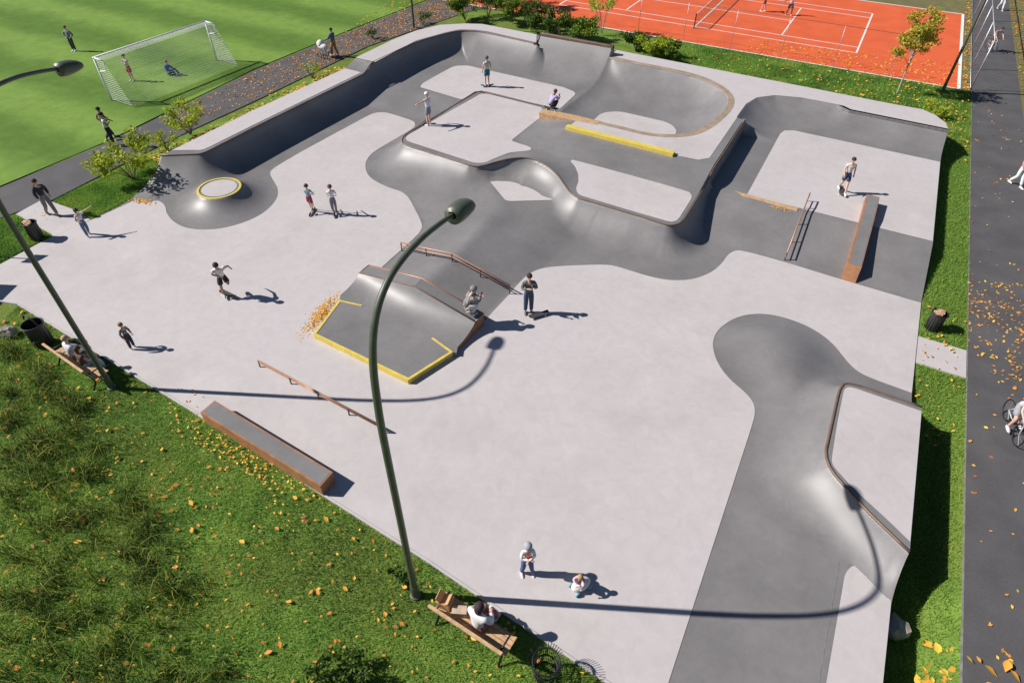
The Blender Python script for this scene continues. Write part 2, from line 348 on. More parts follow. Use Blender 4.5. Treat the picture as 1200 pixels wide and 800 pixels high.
# left and front side of B
footB=[(-20.9,31.3,0),(-20.97,27.6,0),(-20.97,23.86,0),(-20.3,22.3,0),(-18.95,21.35,0),(-17.2,20.9,0),(-15.2,21.1,.1),(-13.9,22.4,.4)]
topB=[(-19.15,31.3,hB)]+[q for q in copeB if q[0]<-14.7 and q[1]<31.2]
op.append(('tr',[(p[0],p[1]) for p in topB]+[(-14.0,23.5)]+[(p[0],p[1]) for p in footB[::-1]],topB,footB,.93,'max'))
arc=[q for q in copeB if -14.9<=q[0]<=-9.3 and q[1]<26]
footP=[tuple(P(x,y,hP)) for x,y in [(566,203),(572,210.3),(575.6,208.8),(594,209),(608,211.3),(623,218.8),(640,226),(650,232)]]+[(-9.6,22.3,.35)]
def aR(x): return float(np.interp(x,[-15,-14.5,-13.9,-13.2,-12.4,-11,-10.,-9.3],[1.9,.75,.7,1.0,1.5,1.25,1.15,2.0]))
def aB(x): return float(np.interp(x,[-15,-14.4,-10.3,-9.3],[0.1,.45,.45,.05]))
arcq=[(p[0],p[1],p[2],aB(p[0]),aR(p[0])) for p in dens([q for q in copeB if -15.4<=q[0]<=-9.0 and q[1]<26],.15)]
op.append(('qp',[(p[0],p[1]) for p in arcq]+[(-9.0,21.3),(-10.5,21.6),(-14.6,21.6),(-15.4,22)],arcq))
fr=[(p[0],p[1],p[2],0.,float(np.interp(p[0],[-6.5,-4.9],[2.0,1.3]))) for p in dens([tuple(q) for q in copeB],.2) if p[0]>-9.35 and p[1]<24.2 and p[0]<-4.4]+[(-4.5,27.2,hB,0,1.15),(-4.5,27.8,hB+.2,.0,1.25)]
op.append(('qp',[(p[0],p[1]) for p in fr]+[(-1.8,27.8),(-1.8,20),(-9.3,20)],fr))
op.append(('flat',B_poly,hB))
# raised arc behind the pocket blends down to B
arcB=[(q[0],q[1],q[2]) for q in arc]; outB=[tuple(P(x,y,hB)) for x,y in [(560,193),(591,180),(608,176.5),(621,175),(645,178),(668,188),(674,195.3),(677.5,203.8),(678,213),(675,221),(678,231.5)]]
op.append(('tr',[(p[0],p[1]) for p in arcB]+[(p[0],p[1]) for p in outB[::-1]],arcB,outB,.5))
op.append(('flat',C_poly,hC))
bankF=[(-14.38,30.2,hB),(-14.35,26.8,hB),(-13.6,26.5,hB),(-10.85,26.1,hB),(-6.1,26.1,hB),(-4.5,26.0,hB)]; bankT=[(-12.15,30.2,hC),(-12.2,28.5,hC),(-6.4,28.4,hC),(-4.5,28.5,hC)]
op.append(('tr',[(p[0],p[1]) for p in bankF]+[(p[0],p[1]) for p in bankT[::-1]],bankT,bankF,0))
curT=[(-4.5,34.1,hC),(-4.95,34.3,hC),(-4.92,36.3,hC),(-4.6,37.5,hC),(-3.8,38.3,hC),(-2.4,38.7,hC),(-.5,38.7,hC),(.14,38.25,1.29),(5.2,38.2,1.29)]
curF=[(-2.75,34.1,hE),(-2.7,35.3,hE),(-2.2,35.95,hE),(5.2,35.83,hE)]
op.append(('tr',[(p[0],p[1]) for p in curT]+[(p[0],p[1]) for p in curF[::-1]],curT,curF,.72))
# bowl
bfloor=[(-12.5,31.5),(-12.5,34.3),(-11.7,35.0),(-8.68,34.95),(-7.97,34.3),(-7.8,33.5),(-8.3,31.8)]
def zX(v): q=max(3.2-(extT[1][1]-v),0); return hD+4-math.sqrt(16-q*q)
bt=[(-14.45,30.9,hD)]+[(-14.25,v,min(zX(v),1.34)) for v in (36.2,36.8,37.4,37.9,38.3,38.7,39.05)]+[(p[0],p[1],hC) for p in bowl]
op.append(('flat',[(p[0],p[1]) for p in bt],0.0))
btpoly=[(p[0],p[1]) for p in bt]
op.append(('tr',btpoly,bt,w3(bfloor+[bfloor[0]],0.),.86))
op.append(('flat',bfloor,0.))
# long wall quarter pipe with corner and extension
tW=[(p[0],p[1],p[2],p[3],p[4]) for p in topW]
Wreg=[(p[0],p[1]) for p in tW]+[(-14.25,38.9),(-14.3,34.2),(-21.5,34.2),(-21.8,20),(-22,13.5),(-28.6,13.5)]
op.append(('qp',Wreg,tW))
tX=[(extT[0][0],extT[0][1],hX,hD,4.),(extT[1][0]-.02,extT[1][1],hX,hD,4.)]
op.append(('qp',[(extT[0][0],extT[0][1]),(extT[1][0],extT[1][1]),(-14.2,35),(-19.1,35)],tX))
Adeck=[(p[0],p[1]) for p in copeW]
d1=[(-29,30.0),(-29,14.0)]
op.append(('flat',[(p[0],p[1]) for p in roundp(copeA,.3,2,False)]+[(-29.5,yj),(-29.5,16.6)],hA))
op.append(('flat',[(p[0],p[1]) for p in roundp(copeA2,.5,2,False)]+[(extT[0][0]+.03,40.9),(-29.5,41.2),(-29.5,yj+1.25)],hA2))
op.append(('tr',[(xa,yj),(xb-.15,yj+1.25),(-29.5,yj+1.25),(-29.5,yj)],[(-29.5,yj+1.25,hA2),(xb-.15,yj+1.25,hA2)],[(-29.5,yj,hA),(xa,yj,hA)],.6))
# corner platform F
Fc=PP([(1066,646),(1010.6,593),(965,540.5),(984.5,452.5),(994,447.4),(1080,476.5)],hF); Fc=roundp(Fc,.3,2,False)
def fR(p):
    if p[1]<13.4: return float(np.interp(p[0],[2.7,3.7,4.9],[2.4,1.6,1.4]))
    return float(np.interp(p[1],[13.5,15.5,16.9,17.2],[2.5,2.6,2.0,1.7]))
Fd=dens([tuple(q) for q in Fc],.15); f5=[(p[0],p[1],p[2],0.,fR(p)) for p in Fd]; f5[0]=(5.15,11.55,hF,0,1.4)
op.append(('qp',[(5.2,9.5),(1,9.5),(1,19.5),(5.2,19.5)],f5))
op.append(('flat',[(5.2,11.6)]+[(p[0],p[1]) for p in Fc]+[(5.2,17.05)],hF))
# kicker dome and low mound
domefoot=[(-24.0+2.45*math.cos(a),16.46+2.45*math.sin(a)) for a in np.linspace(0,2*math.pi,48,endpoint=False)]
op.append(('bump',domefoot,(-24.04,16.5,.98,.6,.86)))
mound=roundp(P2([(887.5,367.3),(910,369.6),(937,378),(959.5,389.4),(977.5,404),(991,422),(1000,450),(975,500),(925,520),(887,500),(883,471.5),(874,460.3),(856,445.6),(842.5,428.8),(835.3,410.8),(835.7,396),(844.7,382.6),(865,370.7)]),.3,1)
op.append(('bump',mound,(.85,18.2,.05,.42,0)))
# gentle rise of the lower grey lane towards its crease
hG=.08
op.append(('tr',[(.8,-2),(3.69,-2),(3.69,11.5),(2.6,14.3),(1.6,14.6),(.8,12.5)],[(3.69,-2,hG),(3.69,11.5,hG)],[(.8,-2,0),(.8,12.5,0),(1.6,14.6,0),(2.6,14.3,0)],0,'max'))
op.append(('tr',[(3.69,-2),(5.2,-2),(5.2,12),(3.69,12)],[(3.69,-2,hG),(5.2,-2,hG)],[(3.69,12,hG),(5.2,12,hG)],0,'max'))
# outline
left_edge=P2([(152,232),(150,236),(105,259),(61,277),(0,310),(-60,341)])
lower=P2([(-60,300)]) and [tuple(P(-50,318)[:2]),tuple(P(22,356)[:2]),tuple(P(230,483)[:2]),tuple(P(386,583)[:2]),tuple(P(500,655)[:2]),tuple(P(700,790)[:2]),(1.5,4.2)]
def H1(x,y): return float(apply_ops(np.array([[x]]),np.array([[y]]))[0,0])
sidecurve=PP([(188,182.5)],hA)+[tuple(P(181,201,.62)),tuple(P(169,218,.22)),tuple(P(158,228,.05))]
top_out=[(p[0],p[1]) for p in PP([(1110.5,152),(1107.5,143.4),(1096,135),(1081,128.4),(1040,121),(940,101.3),(820,78),(719.4,58.4)],hC)]
outline=[(RE,-1.2),(RE,37.9)]+top_out[1:]+[(-14.3,40.75),(-14.3,39.25),(extT[1][0],extT[1][1])]+[(extT[0][0],extT[0][1])]+[(extT[0][0]-.02,40.3)]+\
  [(p[0],p[1]) for p in outA2[::-1][1:]]+[(p[0],p[1]) for p in outA[::-1]]+[(p[0],p[1]) for p in sidecurve]+left_edge[1:5]+[tuple(P(-90,356)[:2]),tuple(P(-70,300)[:2])][:0]+[tuple(P(-60,341)[:2]),tuple(P(-30,340)[:2]) if False else tuple(P(-58,343)[:2]),tuple(P(22,356)[:2]),tuple(P(230,483)[:2]),tuple(P(386,583)[:2]),tuple(P(500,655)[:2]),tuple(P(700,790)[:2]),(3.0,4.35-.9)]
outline=outline[:-1]+[(.8,5.3),(RE,4.9)] if False else outline
# lower edge keeps going out of frame
pl1=np.array(P(386,583)[:2]);pl2=np.array(P(700,790)[:2]);dv=(pl2-pl1)/np.hypot(*(pl2-pl1))
outline[-1]=tuple(pl2+dv*6.5)
outline[0]=(RE,float((pl2+dv*6.5)[1])-.6)
Z=apply_ops(GX,GY)
def smooth_field(Z):
    dmin=np.full(Z.shape,9.); full=np.zeros(Z.shape)
    polys=[[(q[0],q[1]) for q in curT[:-1]]+[(2.5,38.2),(2.5,35.9)]+[(q[0],q[1]) for q in curF[::-1][1:]],[(1.0,9.8),(5.2,9.8),(5.2,20),(-1,21),(-1.6,17)],
      [(-21.2,20.8),(-8.2,20.8),(-8.0,24.2),(-10,26),(-14,26),(-14.8,23.9),(-21.2,27)],[(-26.7,28.5),(-22,28.5),(-22,33),(-26.7,33)],[(-28.2,14.2),(-25.,13.8),(-24.6,22),(-27,22)],btpoly]
    for pg in polys: full=np.maximum(full,inpoly(GX,GY,pg).astype(float))
    idx=np.where(full>0); dm=np.full(idx[0].shape,9.)
    for pl in (copeW,copeB,Fc,bowl,[(-4.5,27.5),(-4.5,34.3),(-4.95,34.35)],curT,extT):
        dd,_=dist(GX[idx],GY[idx],[(q[0],q[1]) for q in pl]); dm=np.minimum(dm,dd)
    w=np.clip((dm-.07)/.2,0,1); W=np.zeros(Z.shape); W[idx]=w
    for pg in (bfloor,Ppoly): W[inpoly(GX,GY,pg)]=0
    k=(GX>3.95)&(GY<11.3); W[k]=0; W[GX>4.75]=0; W[:,1:][:,GX[0,1:]>4.75]=0
    for it in range(14):
        B=(Z+np.roll(Z,1,0)+np.roll(Z,-1,0)+np.roll(Z,1,1)+np.roll(Z,-1,1))/5; Z=Z*(1-W)+B*W
    return Z
Z=smooth_field(Z)
ins=inpoly(GX,GY,outline)
# snap the vertices just outside the outline onto it
ol=np.array(outline+[outline[0]]); nb=ins.copy()
for dy in (-1,0,1):
    for dx in (-1,0,1): nb|=np.roll(np.roll(ins,dy,0),dx,1)
ring=nb&~ins; ri=np.where(ring); rx,ry=GX[ri].copy(),GY[ri].copy(); bd=np.full(rx.shape,1e9); bx=rx.copy();by=ry.copy()
for a,b in zip(ol[:-1],ol[1:]):
    d=b-a;L=max(d@d,1e-12);t=np.clip(((rx-a[0])*d[0]+(ry-a[1])*d[1])/L,0,1);qx=a[0]+t*d[0];qy=a[1]+t*d[1];dd=np.hypot(rx-qx,ry-qy);m=dd<bd;bd[m]=dd[m];bx[m]=qx[m];by[m]=qy[m]
VX,VY=GX.copy(),GY.copy(); VX[ri]=bx;VY[ri]=by; Z[ri]=apply_ops(bx[None],by[None])[0]
# normals of the whole field
gzy,gzx=np.gradient(Z,GS); NN=np.stack([-gzx,-gzy,np.ones_like(Z)],-1); NN/=np.linalg.norm(NN,axis=-1,keepdims=True)
fv=nb[:-1,:-1]&nb[1:,:-1]&nb[:-1,1:]&nb[1:,1:]
fi,fj=np.where(fv); fidx=np.stack([fi*nx+fj,fi*nx+fj+1,(fi+1)*nx+fj+1,(fi+1)*nx+fj],1)
keep=(ins[:-1,:-1]|ins[1:,:-1]|ins[:-1,1:]|ins[1:,1:])[fi,fj]; fidx=fidx[keep];fi=fi[keep];fj=fj[keep]
FX=(gx[fj]+GS/2);FY=(gy[fi]+GS/2)
AV=np.stack([VX.ravel(),VY.ravel(),Z.ravel()],1); AN=NN.reshape(-1,3)
lab=np.zeros(len(fidx),int)
def reg(poly,k):
    m=inpoly(FX,FY,poly)&(lab==0); lab[m]=k
bowlreg=btpoly
reg(bowlreg,1)
reg(C_poly+[],2); reg([(-4.6,20.7),(-4.6,34.3),(-14.4,31.25),(-21.2,31.25),(-21.2,23),(-20.6,21.8),(-18.95,21),(-15.3,21.2),(-13.95,23.2),(-12.2,22.0),(-10.2,23.2),(-9.8,20.7)],2)
reg([(-4.6,20.7),(-2.9,20.7),(-2.9,34.3),(-5,34.3)],2)
reg([(p[0],p[1]) for p in footL]+[(-8.9,14.0),(-8.9,17.4),(-8.3,19.0),(-8.1,21.5),(-9,23.2),(-14,23.4),(-15.5,21.5)],3)
reg([(-2.9,24.0),(5.3,24.0),(5.3,38.8),(-5,38.8),(-5,34.2),(-2.9,34.2)],4)
reg(domefoot,6)
reg([(-30,14),(-25.0,14),(-24.2,19),(-23.6,24),(-23.6,34.2),(-22.5,35.6),(-14.4,35.6),(-14.25,41.3),(-30,41.3)],5)
reg([(1.7,14.0),(2.7,11.6),(3.6,11.0),(5.3,10.4),(5.3,19),(2.0,18.2)],7)
reg(mound,8)
def grid_obj(name,k,parent=None):
    f=fidx[lab==k]; u,inv=np.unique(f,return_inverse=True); F=inv.reshape(f.shape)
    o=npmesh(name,AV[u],F,DARK,parent,True); o.data.normals_split_custom_set_from_vertices([tuple(n) for n in AN[u]]); return o
def skirt(pts,name,m,parent,z1=-1.0,fz=None):
    s=MB(); pts=[tuple(p) for p in dens([(p[0],p[1]) for p in pts],.25)]; n=len(pts)
    zz=apply_ops(np.array([[p[0] for p in pts]]),np.array([[p[1] for p in pts]]))[0]
    s.add([(p[0],p[1],z-.012) for p,z in zip(pts,zz)]+[(p[0],p[1],z1) for p in pts],[(i,i+1,i+1+n,i+n) for i in range(n-1)])
    return s.build(name,m,parent)
plaza=grid_obj('plaza_floor',0); tag(plaza,kind='structure')
T={}
T[2]=empty('skate_platform',(-10,28,0),0,'large raised concrete skate platform with a bowl, in the middle of the park','skate platform')
T[3]=empty('hip_ramp',(-11.8,18.5,0),0,'low grey concrete hip ramp under the bent orange rail','skate ramp')
T[4]=empty('raised_deck',(1,30,0),0,'raised pale concrete deck and grey bank with handrail and ledge at the right','skate deck')
T[5]=empty('quarter_pipe',(-26,28,0),0,'long high concrete quarter pipe wall along the football pitch, curving round the back corner','quarter pipe')
T[6]=empty('dome_ramp',(-24.03,16.5,0),0,'round grey concrete dome with a yellow ringed flat top','skate ramp')
T[7]=empty('corner_platform',(4,14.5,0),0,'raised pale platform with curved grey ramp at the lower right edge','skate platform')
T[8]=empty('mound',(.85,18.2,0),0,'low rounded grey concrete mound at the head of the grey lane','skate ramp')
names={2:'transition',3:'bank',4:'bank',5:'transition',6:'slope',7:'transition',8:'slope'}
def rel(o,t):   # keep world coordinates while parented to a thing that stands elsewhere
    o.parent=t; o.matrix_parent_inverse=Matrix.Translation(-Vector(t.location)); return o
for k,t in T.items(): rel(grid_obj(names[k],k),t)
rel(grid_obj('bowl',1),T[2])
# ---- pale panels and decks
E6=.012
def pan(pts,z,t,r=.15,it=1,name='pale_deck_panel',dz=E6,m=LIGHT):
    o=sheet(name,roundp(pts,r,it) if r else pts,z+dz,m)
    if t is not None: rel(o,t)
    return o
mainp=P2([(152,238),(155,235.6),(178,234),(189.4,236.5),(194.4,242.5),(195,250),(204,261),(219,268),(240,269.7),(262.5,267.8),(288.7,260.3),(309.4,250),(324.4,235),(326.8,222),(319.7,210.6),(316,204),(318.7,198.4),(350,179.7),(435,133.8),(442.5,132),(452,132),(459,133.8),(484.7,141.9),(487,146),(485.6,150),(438.7,177.5),(431,185),(427.5,194),(431,206),(440.6,213),(455,220),(472,225),(480,233),(494,260),(495,268.8),(485,280),(470,293),(440,320)])
mainp+=P2([(432,331),(470,345),(560,385),(577,366),(597,345),(605,335),(620,320),(637,313.8),(660,311.6),(707.5,310),(722.5,312),(750,321),(775,327.5),(796,329),(815,326.9),(833.8,319.4),(846,309),(852.5,298.8),(860,294),(869.4,293.5),(919,307),(983,326.8)])+[(4.96,24.05)]
mainp+=[(4.96,18.72)]+P2([(1022.5,444),(1004.5,435.5),(991,422),(977.5,404),(959.5,389.4),(937,378),(910,369.6),(887.5,367.3),(865,370.7),(844.7,382.6),(835.7,396),(835.3,410.8),(842.5,428.8),(856,445.6),(874,460.3),(883,471.5),(885,482.8),(882,496),(783,800)])
xx=np.array(P(783,800)[:2]); mainp+=[(.75,float((pl2+dv*1)[1])-.05)]
mainp+=[tuple(pl2),tuple(P(500,655)[:2]),tuple(P(386,583)[:2]),tuple(P(230,483)[:2]),tuple(P(22,356)[:2]),outline[-7] if False else tuple(P(-58,343)[:2]),tuple(P(0,310)[:2]),tuple(P(61,277)[:2]),tuple(P(105,259)[:2])]
o=sheet('pale_pavement',roundp(mainp,.35,2,keep=lambda p:p[0]>4.9 or p[1]<8.5),E6,LIGHT); tag(o,kind='structure')
o=sheet('lower_pavement',roundp([(3.87,-3),(3.84,8),(3.86,10.95),(4.0,11.28),(4.2,11.28),(4.96,10.78),(4.96,-3)],.08,1),hG+E6,LIGHT); tag(o,kind='structure')
tag(MB().prism([(3.68,-2),(3.7,-2),(3.7,11.3),(3.68,11.3)],-.1,hG+.004).build('lane_joint',SIDE),kind='structure')
pan(P2([(492,102.5),(495.6,97.8),(512,88.5),(529.4,79),(535,77.4),(548,77.2),(660,102.5),(667,105.3),(673.4,108),(674.4,111),(655.6,128.4),(637,124.2),(572,108),(566,107),(560,108.4),(541,117)],hD),hD,T[5],.1,1)
pan(bfloor,0,T[2],.25,2)
pan(Ppoly,hP,T[3],0)
# B deck: grey margin sheet is the field itself; pale panels
pan(P2([(563,110.5),(571,110),(636,126.5),(632.5,138.5),(599.7,164.4),(601,166),(620,172),(623,174.7),(621,176.6),(608,177.9),(597,179),(580,185.5),(568,191),(557,191.5),(478,166),(475,162.5),(477,159)],hB),hB,T[2],.12,1)
pan(P2([(668,188.8),(671.9,187.3),(780,216.9),(801.9,223.4),(808.4,225.6),(811,230.3),(809,235),(796,255.6),(792,259.4),(785,260.3),(740,247.3),(681,229.6),(676.5,226.5),(675,220.6),(678,213),(677.5,203.8),(673.8,195.3)],hB),hB,T[2],.1,1)
# C panel around the bowl (ring polygon)
bow2=[(p[0],p[1]) for p in roundp(bowl,.4,2,False)]
Cp=[(-12.15,30.05),(-12.2,28.55),(-6.4,28.45),(-5.35,28.55),(-4.95,29.0),(-4.93,34.25),(-4.97,34.35),(-4.94,36.3),(-4.62,37.5),(-3.82,38.32),(-2.42,38.72),(-.52,38.72),(.14,38.22),(RE,38.15)]+[(p[0]-.01,p[1]-.01) for p in top_out[1:]]+[(-14.28,40.7),(-14.25,39.3)]+[q for q in bow2 if q[0]>-14.2 and not (q[1]<31 and q[0]<-12.2)]
pan(Cp,hC,T[2],0)
# E deck panel
pan([(-2.72,27.82),(-2.68,35.2),(-2.55,35.7),(-2.1,35.95),(RE-.01,35.85),(RE-.01,27.82)],hE,T[4],0)
# W decks
pan([(p[0],p[1]) for p in PP([(206,176.2),(236,176.2),(243,173.6),(300,145.3),(424.7,84.6),(423,83),(407.8,79)],hA)]+[(p[0]+.02,p[1]) for p in outA[:2][::-1]],hA,T[5],.08,1)
pan([(p[0],p[1]) for p in PP([(439.5,73),(487.5,48),(520,38.9),(533,36),(540.6,34.9),(557.5,35.4),(572.5,37.5),(628.5,50.3)],hA2)]+[(p[0],p[1]-.02) for p in outA2[::-1]],hA2,T[5],.05,1)
fp=P2([(1064.5,634),(1041,610),(1000,572.5),(976,546),(974.3,538.7),(981,496),(988.8,457),(992,454),(998,453.5),(1077,480.9)],hF); fp[0]=(RE-.01,fp[0][1]); fp[-1]=(RE-.01,fp[-1][1])
rel(sheet('pale_deck_panel',roundp(fp,.12,2,keep=lambda p:p[0]>4.9),hF+E6,LIGHT),T[7])
# dome top
def disc(r,n=40): return [(-24.04+r*math.cos(a),16.5+r*math.sin(a)) for a in np.linspace(0,2*math.pi,n,endpoint=False)]
s=MB().lathe([(.87,.0),(.87,.02),(.965,.02),(.98,.0),(.98,-.03)],(-24.04,16.5,.6),48); rel(s.build('yellow_ring',YEL),T[6])
rel(sheet('pale_top',disc(.78),.6+.012,LIGHT),T[6])
# copings
def coping(pl,t,r=.035,m=COPE,name='coping',dz=-.005):
    pl=dens(pl,.3); rel(MB().tube([(p[0],p[1],p[2]+dz) for p in pl],r,8).build(name,m,None,True),t)
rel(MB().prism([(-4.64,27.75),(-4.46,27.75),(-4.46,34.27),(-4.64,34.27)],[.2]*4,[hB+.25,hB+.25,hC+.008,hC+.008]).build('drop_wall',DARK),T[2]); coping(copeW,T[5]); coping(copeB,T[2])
coping([(-19.25,24.3,hB),(-19.15,31.1,hB),(-18.9,31.35,hB),(-14.5,31.3,hB)],T[2],.035)
coping([tuple(p) for p in Fc],T[7],.042)
coping([extT[0],extT[1]],T[5],.05,COPE,'top_edge')
def strip(pl,w,t,m,name,dz=.012,side=1,h=.0):
    pl=dens(pl,.35); a=[];b=[]
    for i in range(len(pl)):
        tt=pl[min(i+1,len(pl)-1)]-pl[max(i-1,0)]; n=np.array([-tt[1],tt[0]])/max(np.hypot(tt[0],tt[1]),1e-6)*side
        ww=w[min(i*len(w)//len(pl),len(w)-1)] if hasattr(w,'__len__') else w
        a.append((pl[i][0],pl[i][1],pl[i][2]+dz)); b.append((pl[i][0]+n[0]*ww,pl[i][1]+n[1]*ww,pl[i][2]+dz))
    k=len(pl); rel(mk(name,a+b,[(i,i+1,i+1+k,i+k) for i in range(k-1)],m),t)
bw=dens(roundp(bowl,.4,2,False),.35)
strip([tuple(p) for p in bw],.33,T[2],PAVER,'stone_coping',.018,1)
coping([tuple(p) for p in bw],T[2],.028,PAVER,'bowl_edge')
strip([(-12.4,28.45,hC)],.1,T[2],PAVER,'x') if False else None
# wood ledge wall along the bowl's front left
wl=[tuple(P(632,132,hC+.02)[:2]),tuple(P(677,142.2,hC+.02)[:2]),tuple(P(700,146.5,hC+.02)[:2]),tuple(P(702,142.4,hC+.02)[:2]),tuple(P(677.5,136,hC+.02)[:2]),tuple(P(636,127.8,hC+.02)[:2])]
wled=MB().prism(wl,hD,hC+.02).build('wood_ledge',WOOD); tag(wled,'tapering brown wooden ledge running into the bowl coping, with a seated person on it','ledge')
# yellow ledge on the top of the bank
y0=P(662,152,hC);y1=P(788,184,hC);d=(y1-y0)[:2];L=np.hypot(*d);d/=L;n=np.array([-d[1],d[0]])
yp=[tuple(y0[:2]),tuple(y1[:2]),tuple(y1[:2]+n*.34),tuple(y0[:2]+n*.34)]
yl=MB().prism(yp,hC-.2,hC+.16).build('yellow_ledge',YEL); tag(yl,'long low yellow ledge on the top edge of the grey bank','ledge')
# back right deck lip
s=MB().prism([(-.5,38.72),(-.3,38.38),(.14,38.18),(RE,38.1),(RE,38.3),(.2,38.4),(-.2,38.7)],1.25,hC+.012); rel(s.build('deck_lip',SIDE),T[4])
# wallride extension solid
eps=[(extT[0][0],extT[0][1]),(extT[1][0],extT[1][1])]
s=MB(); x0,x1=eps[0][0],eps[1][0]; yb=eps[0][1]
s.prism([(0,0),(1,0),(1,1),(0,1)],0,1) if False else None
prof=[(yb-.02,hX),(yb+.2,hX),(yb+.3,-.3),(yb-.3,-.3),(yb-.42,1.35),(yb-.3,1.5)]
k=len(prof); s.add([(x0,y,z) for y,z in prof]+[(x1,y,z) for y,z in prof],[(i,(i+1)%k,(i+1)%k+k,i+k) for i in (0,1,2)]+[tuple(range(k))[::-1],tuple(range(k,2*k))])
rel(s.build('extension_wall',SIDE),T[5]); rel(MB().prism([(x0,yb-.13),(x1,yb-.13),(x1,yb+.21),(x0,yb+.21)],hX-.13,hX+.004).build('top_strip',COPE),T[5])
# outer walls of the park
def chain(a,b): return outline[a:b]
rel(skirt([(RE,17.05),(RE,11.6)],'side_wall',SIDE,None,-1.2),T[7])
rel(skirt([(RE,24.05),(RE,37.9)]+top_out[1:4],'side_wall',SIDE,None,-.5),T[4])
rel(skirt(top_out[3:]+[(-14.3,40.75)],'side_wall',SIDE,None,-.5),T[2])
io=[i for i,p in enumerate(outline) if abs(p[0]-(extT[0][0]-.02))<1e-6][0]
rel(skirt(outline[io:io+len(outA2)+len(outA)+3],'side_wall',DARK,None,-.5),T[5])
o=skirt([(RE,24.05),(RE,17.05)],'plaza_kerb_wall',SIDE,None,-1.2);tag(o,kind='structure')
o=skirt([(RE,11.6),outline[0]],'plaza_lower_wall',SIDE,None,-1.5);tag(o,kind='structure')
# white kerb line along the lawn
kb=[tuple(P(-58,343)[:2]),tuple(P(22,356)[:2]),tuple(P(230,483)[:2]),tuple(P(386,583)[:2]),tuple(P(500,655)[:2]),tuple(pl2),tuple(pl2+dv*3)]
s=MB()
for a,b in zip(kb[:-1],kb[1:]):
    a=np.array(a);b=np.array(b);d=(b-a)/np.hypot(*(b-a));n=np.array([d[1],-d[0]])
    s.prism([tuple(a),tuple(a+n*.06),tuple(b+n*.06),tuple(b)],-.3,.045)
tag(s.build('kerb',LIGHT),kind='structure')
# ------------------------------------------------------------------ ground, paths, pitch, court
def gz(x,y):
    d=np.interp(y,[-10,10,12,14.5,17.5,20.2,40],[-.85,-.82,-.62,-.52,-.36,-.02,-.02])
    prof=np.interp(x,[4.8,4.9,5.9,6.45,6.56],[0,1,1,.25,0]); z=-.02+(d+.02)*prof
    return z
xs=np.unique(np.r_[-400,-200,-120,-80,np.arange(-60,4.8,2.),np.arange(4.8,6.7,.1),8,10,14,20,30,60,120,200,400]); ys=np.unique(np.r_[-200,-100,-50,-20,np.arange(-12,46,.8),np.arange(46,110,4.),150,250,500])
gX,gY=np.meshgrid(xs,ys); gZ=gz(gX,gY)+.015*np.sin(gX*1.3+gY*.7)*((gX<4.7))*-1-.015*(gX<4.7)
n1=len(xs);i,j=np.meshgrid(np.arange(len(ys)-1),np.arange(n1-1),indexing='ij');i=i.ravel();j=j.ravel()
F=np.stack([i*n1+j,i*n1+j+1,(i+1)*n1+j+1,(i+1)*n1+j],1)
cx=(xs[j]+xs[j+1])/2; cy=(ys[i]+ys[i+1])/2
g=npmesh('ground',np.stack([gX.ravel(),gY.ravel(),gZ.ravel()],1),F,GRASS,None,True); tag(g,kind='structure')
def rect(name,x0,x1,y0,y1,z,m,kind='structure'):
    o=MB().prism([(x0,y0),(x1,y0),(x1,y1),(x0,y1)],z-.3,z).build(name,m); return tag(o,kind=kind)
rect('right_path',6.57,9.22,-12,120,.015,ASPH)
for xx_ in (6.55,): tag(MB().prism([(6.55,-12),(6.568,-12),(6.568,120),(6.55,120)],-.3,.022).build('path_edging',SIDE),kind='structure')
rect('entrance_slab',4.99,6.53,20.37,21.9,.012,LIGHT)
# left path: between the pitch and the park
lp=P2([(-120,270),(0,220),(120,170),(300,82),(420,33),(520,-6),(700,-60),(760,-30),(548,14),(430,55),(300,118),(200,164),(60,235),(0,255.5),(-120,308)])
tag(MB().prism(lp,-.3,.012).build('left_path',ASPH),kind='structure')
pitch=P2([(-500,380),(-120,266),(0,218),(120,168),(300,80),(420,31),(500,0),(560,-40),(700,-150),(0,-200),(-500,-60)])
tag(sheet('football_pitch',pitch,.006,PITCH),kind='structure')
ent=P2([(18.7,251),(50,234),(60,236.5),(87,246),(96,251),(106,258),(62,277.5),(61,275)]); tag(MB().prism(ent,-.2,.014).build('entrance_pavement',LIGHT),kind='structure')
cn=P(1119.5,104);cf=P(1126.5,17); cx1=(cn[0]+cf[0])/2+.15; cy0=cn[1]; cy1=P(1060,8)[1]
cl=-33.
tag(MB().prism([(cl,cy0),(cx1,cy0),(cx1,cy1),(cl,cy1)],-.3,.02).build('tennis_court',COURT),kind='structure')
s=MB(); zc=.024
def ln(x0,y0,x1,y1,w=.09):
    if abs(x1-x0)>abs(y1-y0): s.add([(x0,y0-w/2,zc),(x1,y0-w/2,zc),(x1,y0+w/2,zc),(x0,y0+w/2,zc)],[(0,1,2,3)])
    else: s.add([(x0-w/2,y0,zc),(x0+w/2,y0,zc),(x0+w/2,y1,zc),(x0-w/2,y1,zc)],[(0,1,2,3)])
bl=P(1003,62.5);bu=P(1023,16.5); ub=(bl[0]+bu[0])/2; y_n=bl[1]; y_f=bu[1]; netu=P(815,32)[0]; ul=2*netu-ub
yn2=P(1005,56)[1]; yf2=P(1020,21.5)[1]
for y in (y_n,y_f,yn2,yf2): ln(ul,y,ub,y)
for x in (ul,ub): ln(x,y_n,x,y_f,.12)
us=P(928,25)[0]
for x in (us,2*netu-us): ln(x,yn2,x,yf2)
ym=(yn2+yf2)/2; 
zc=.028; ln(2*netu-us,ym,us,ym)
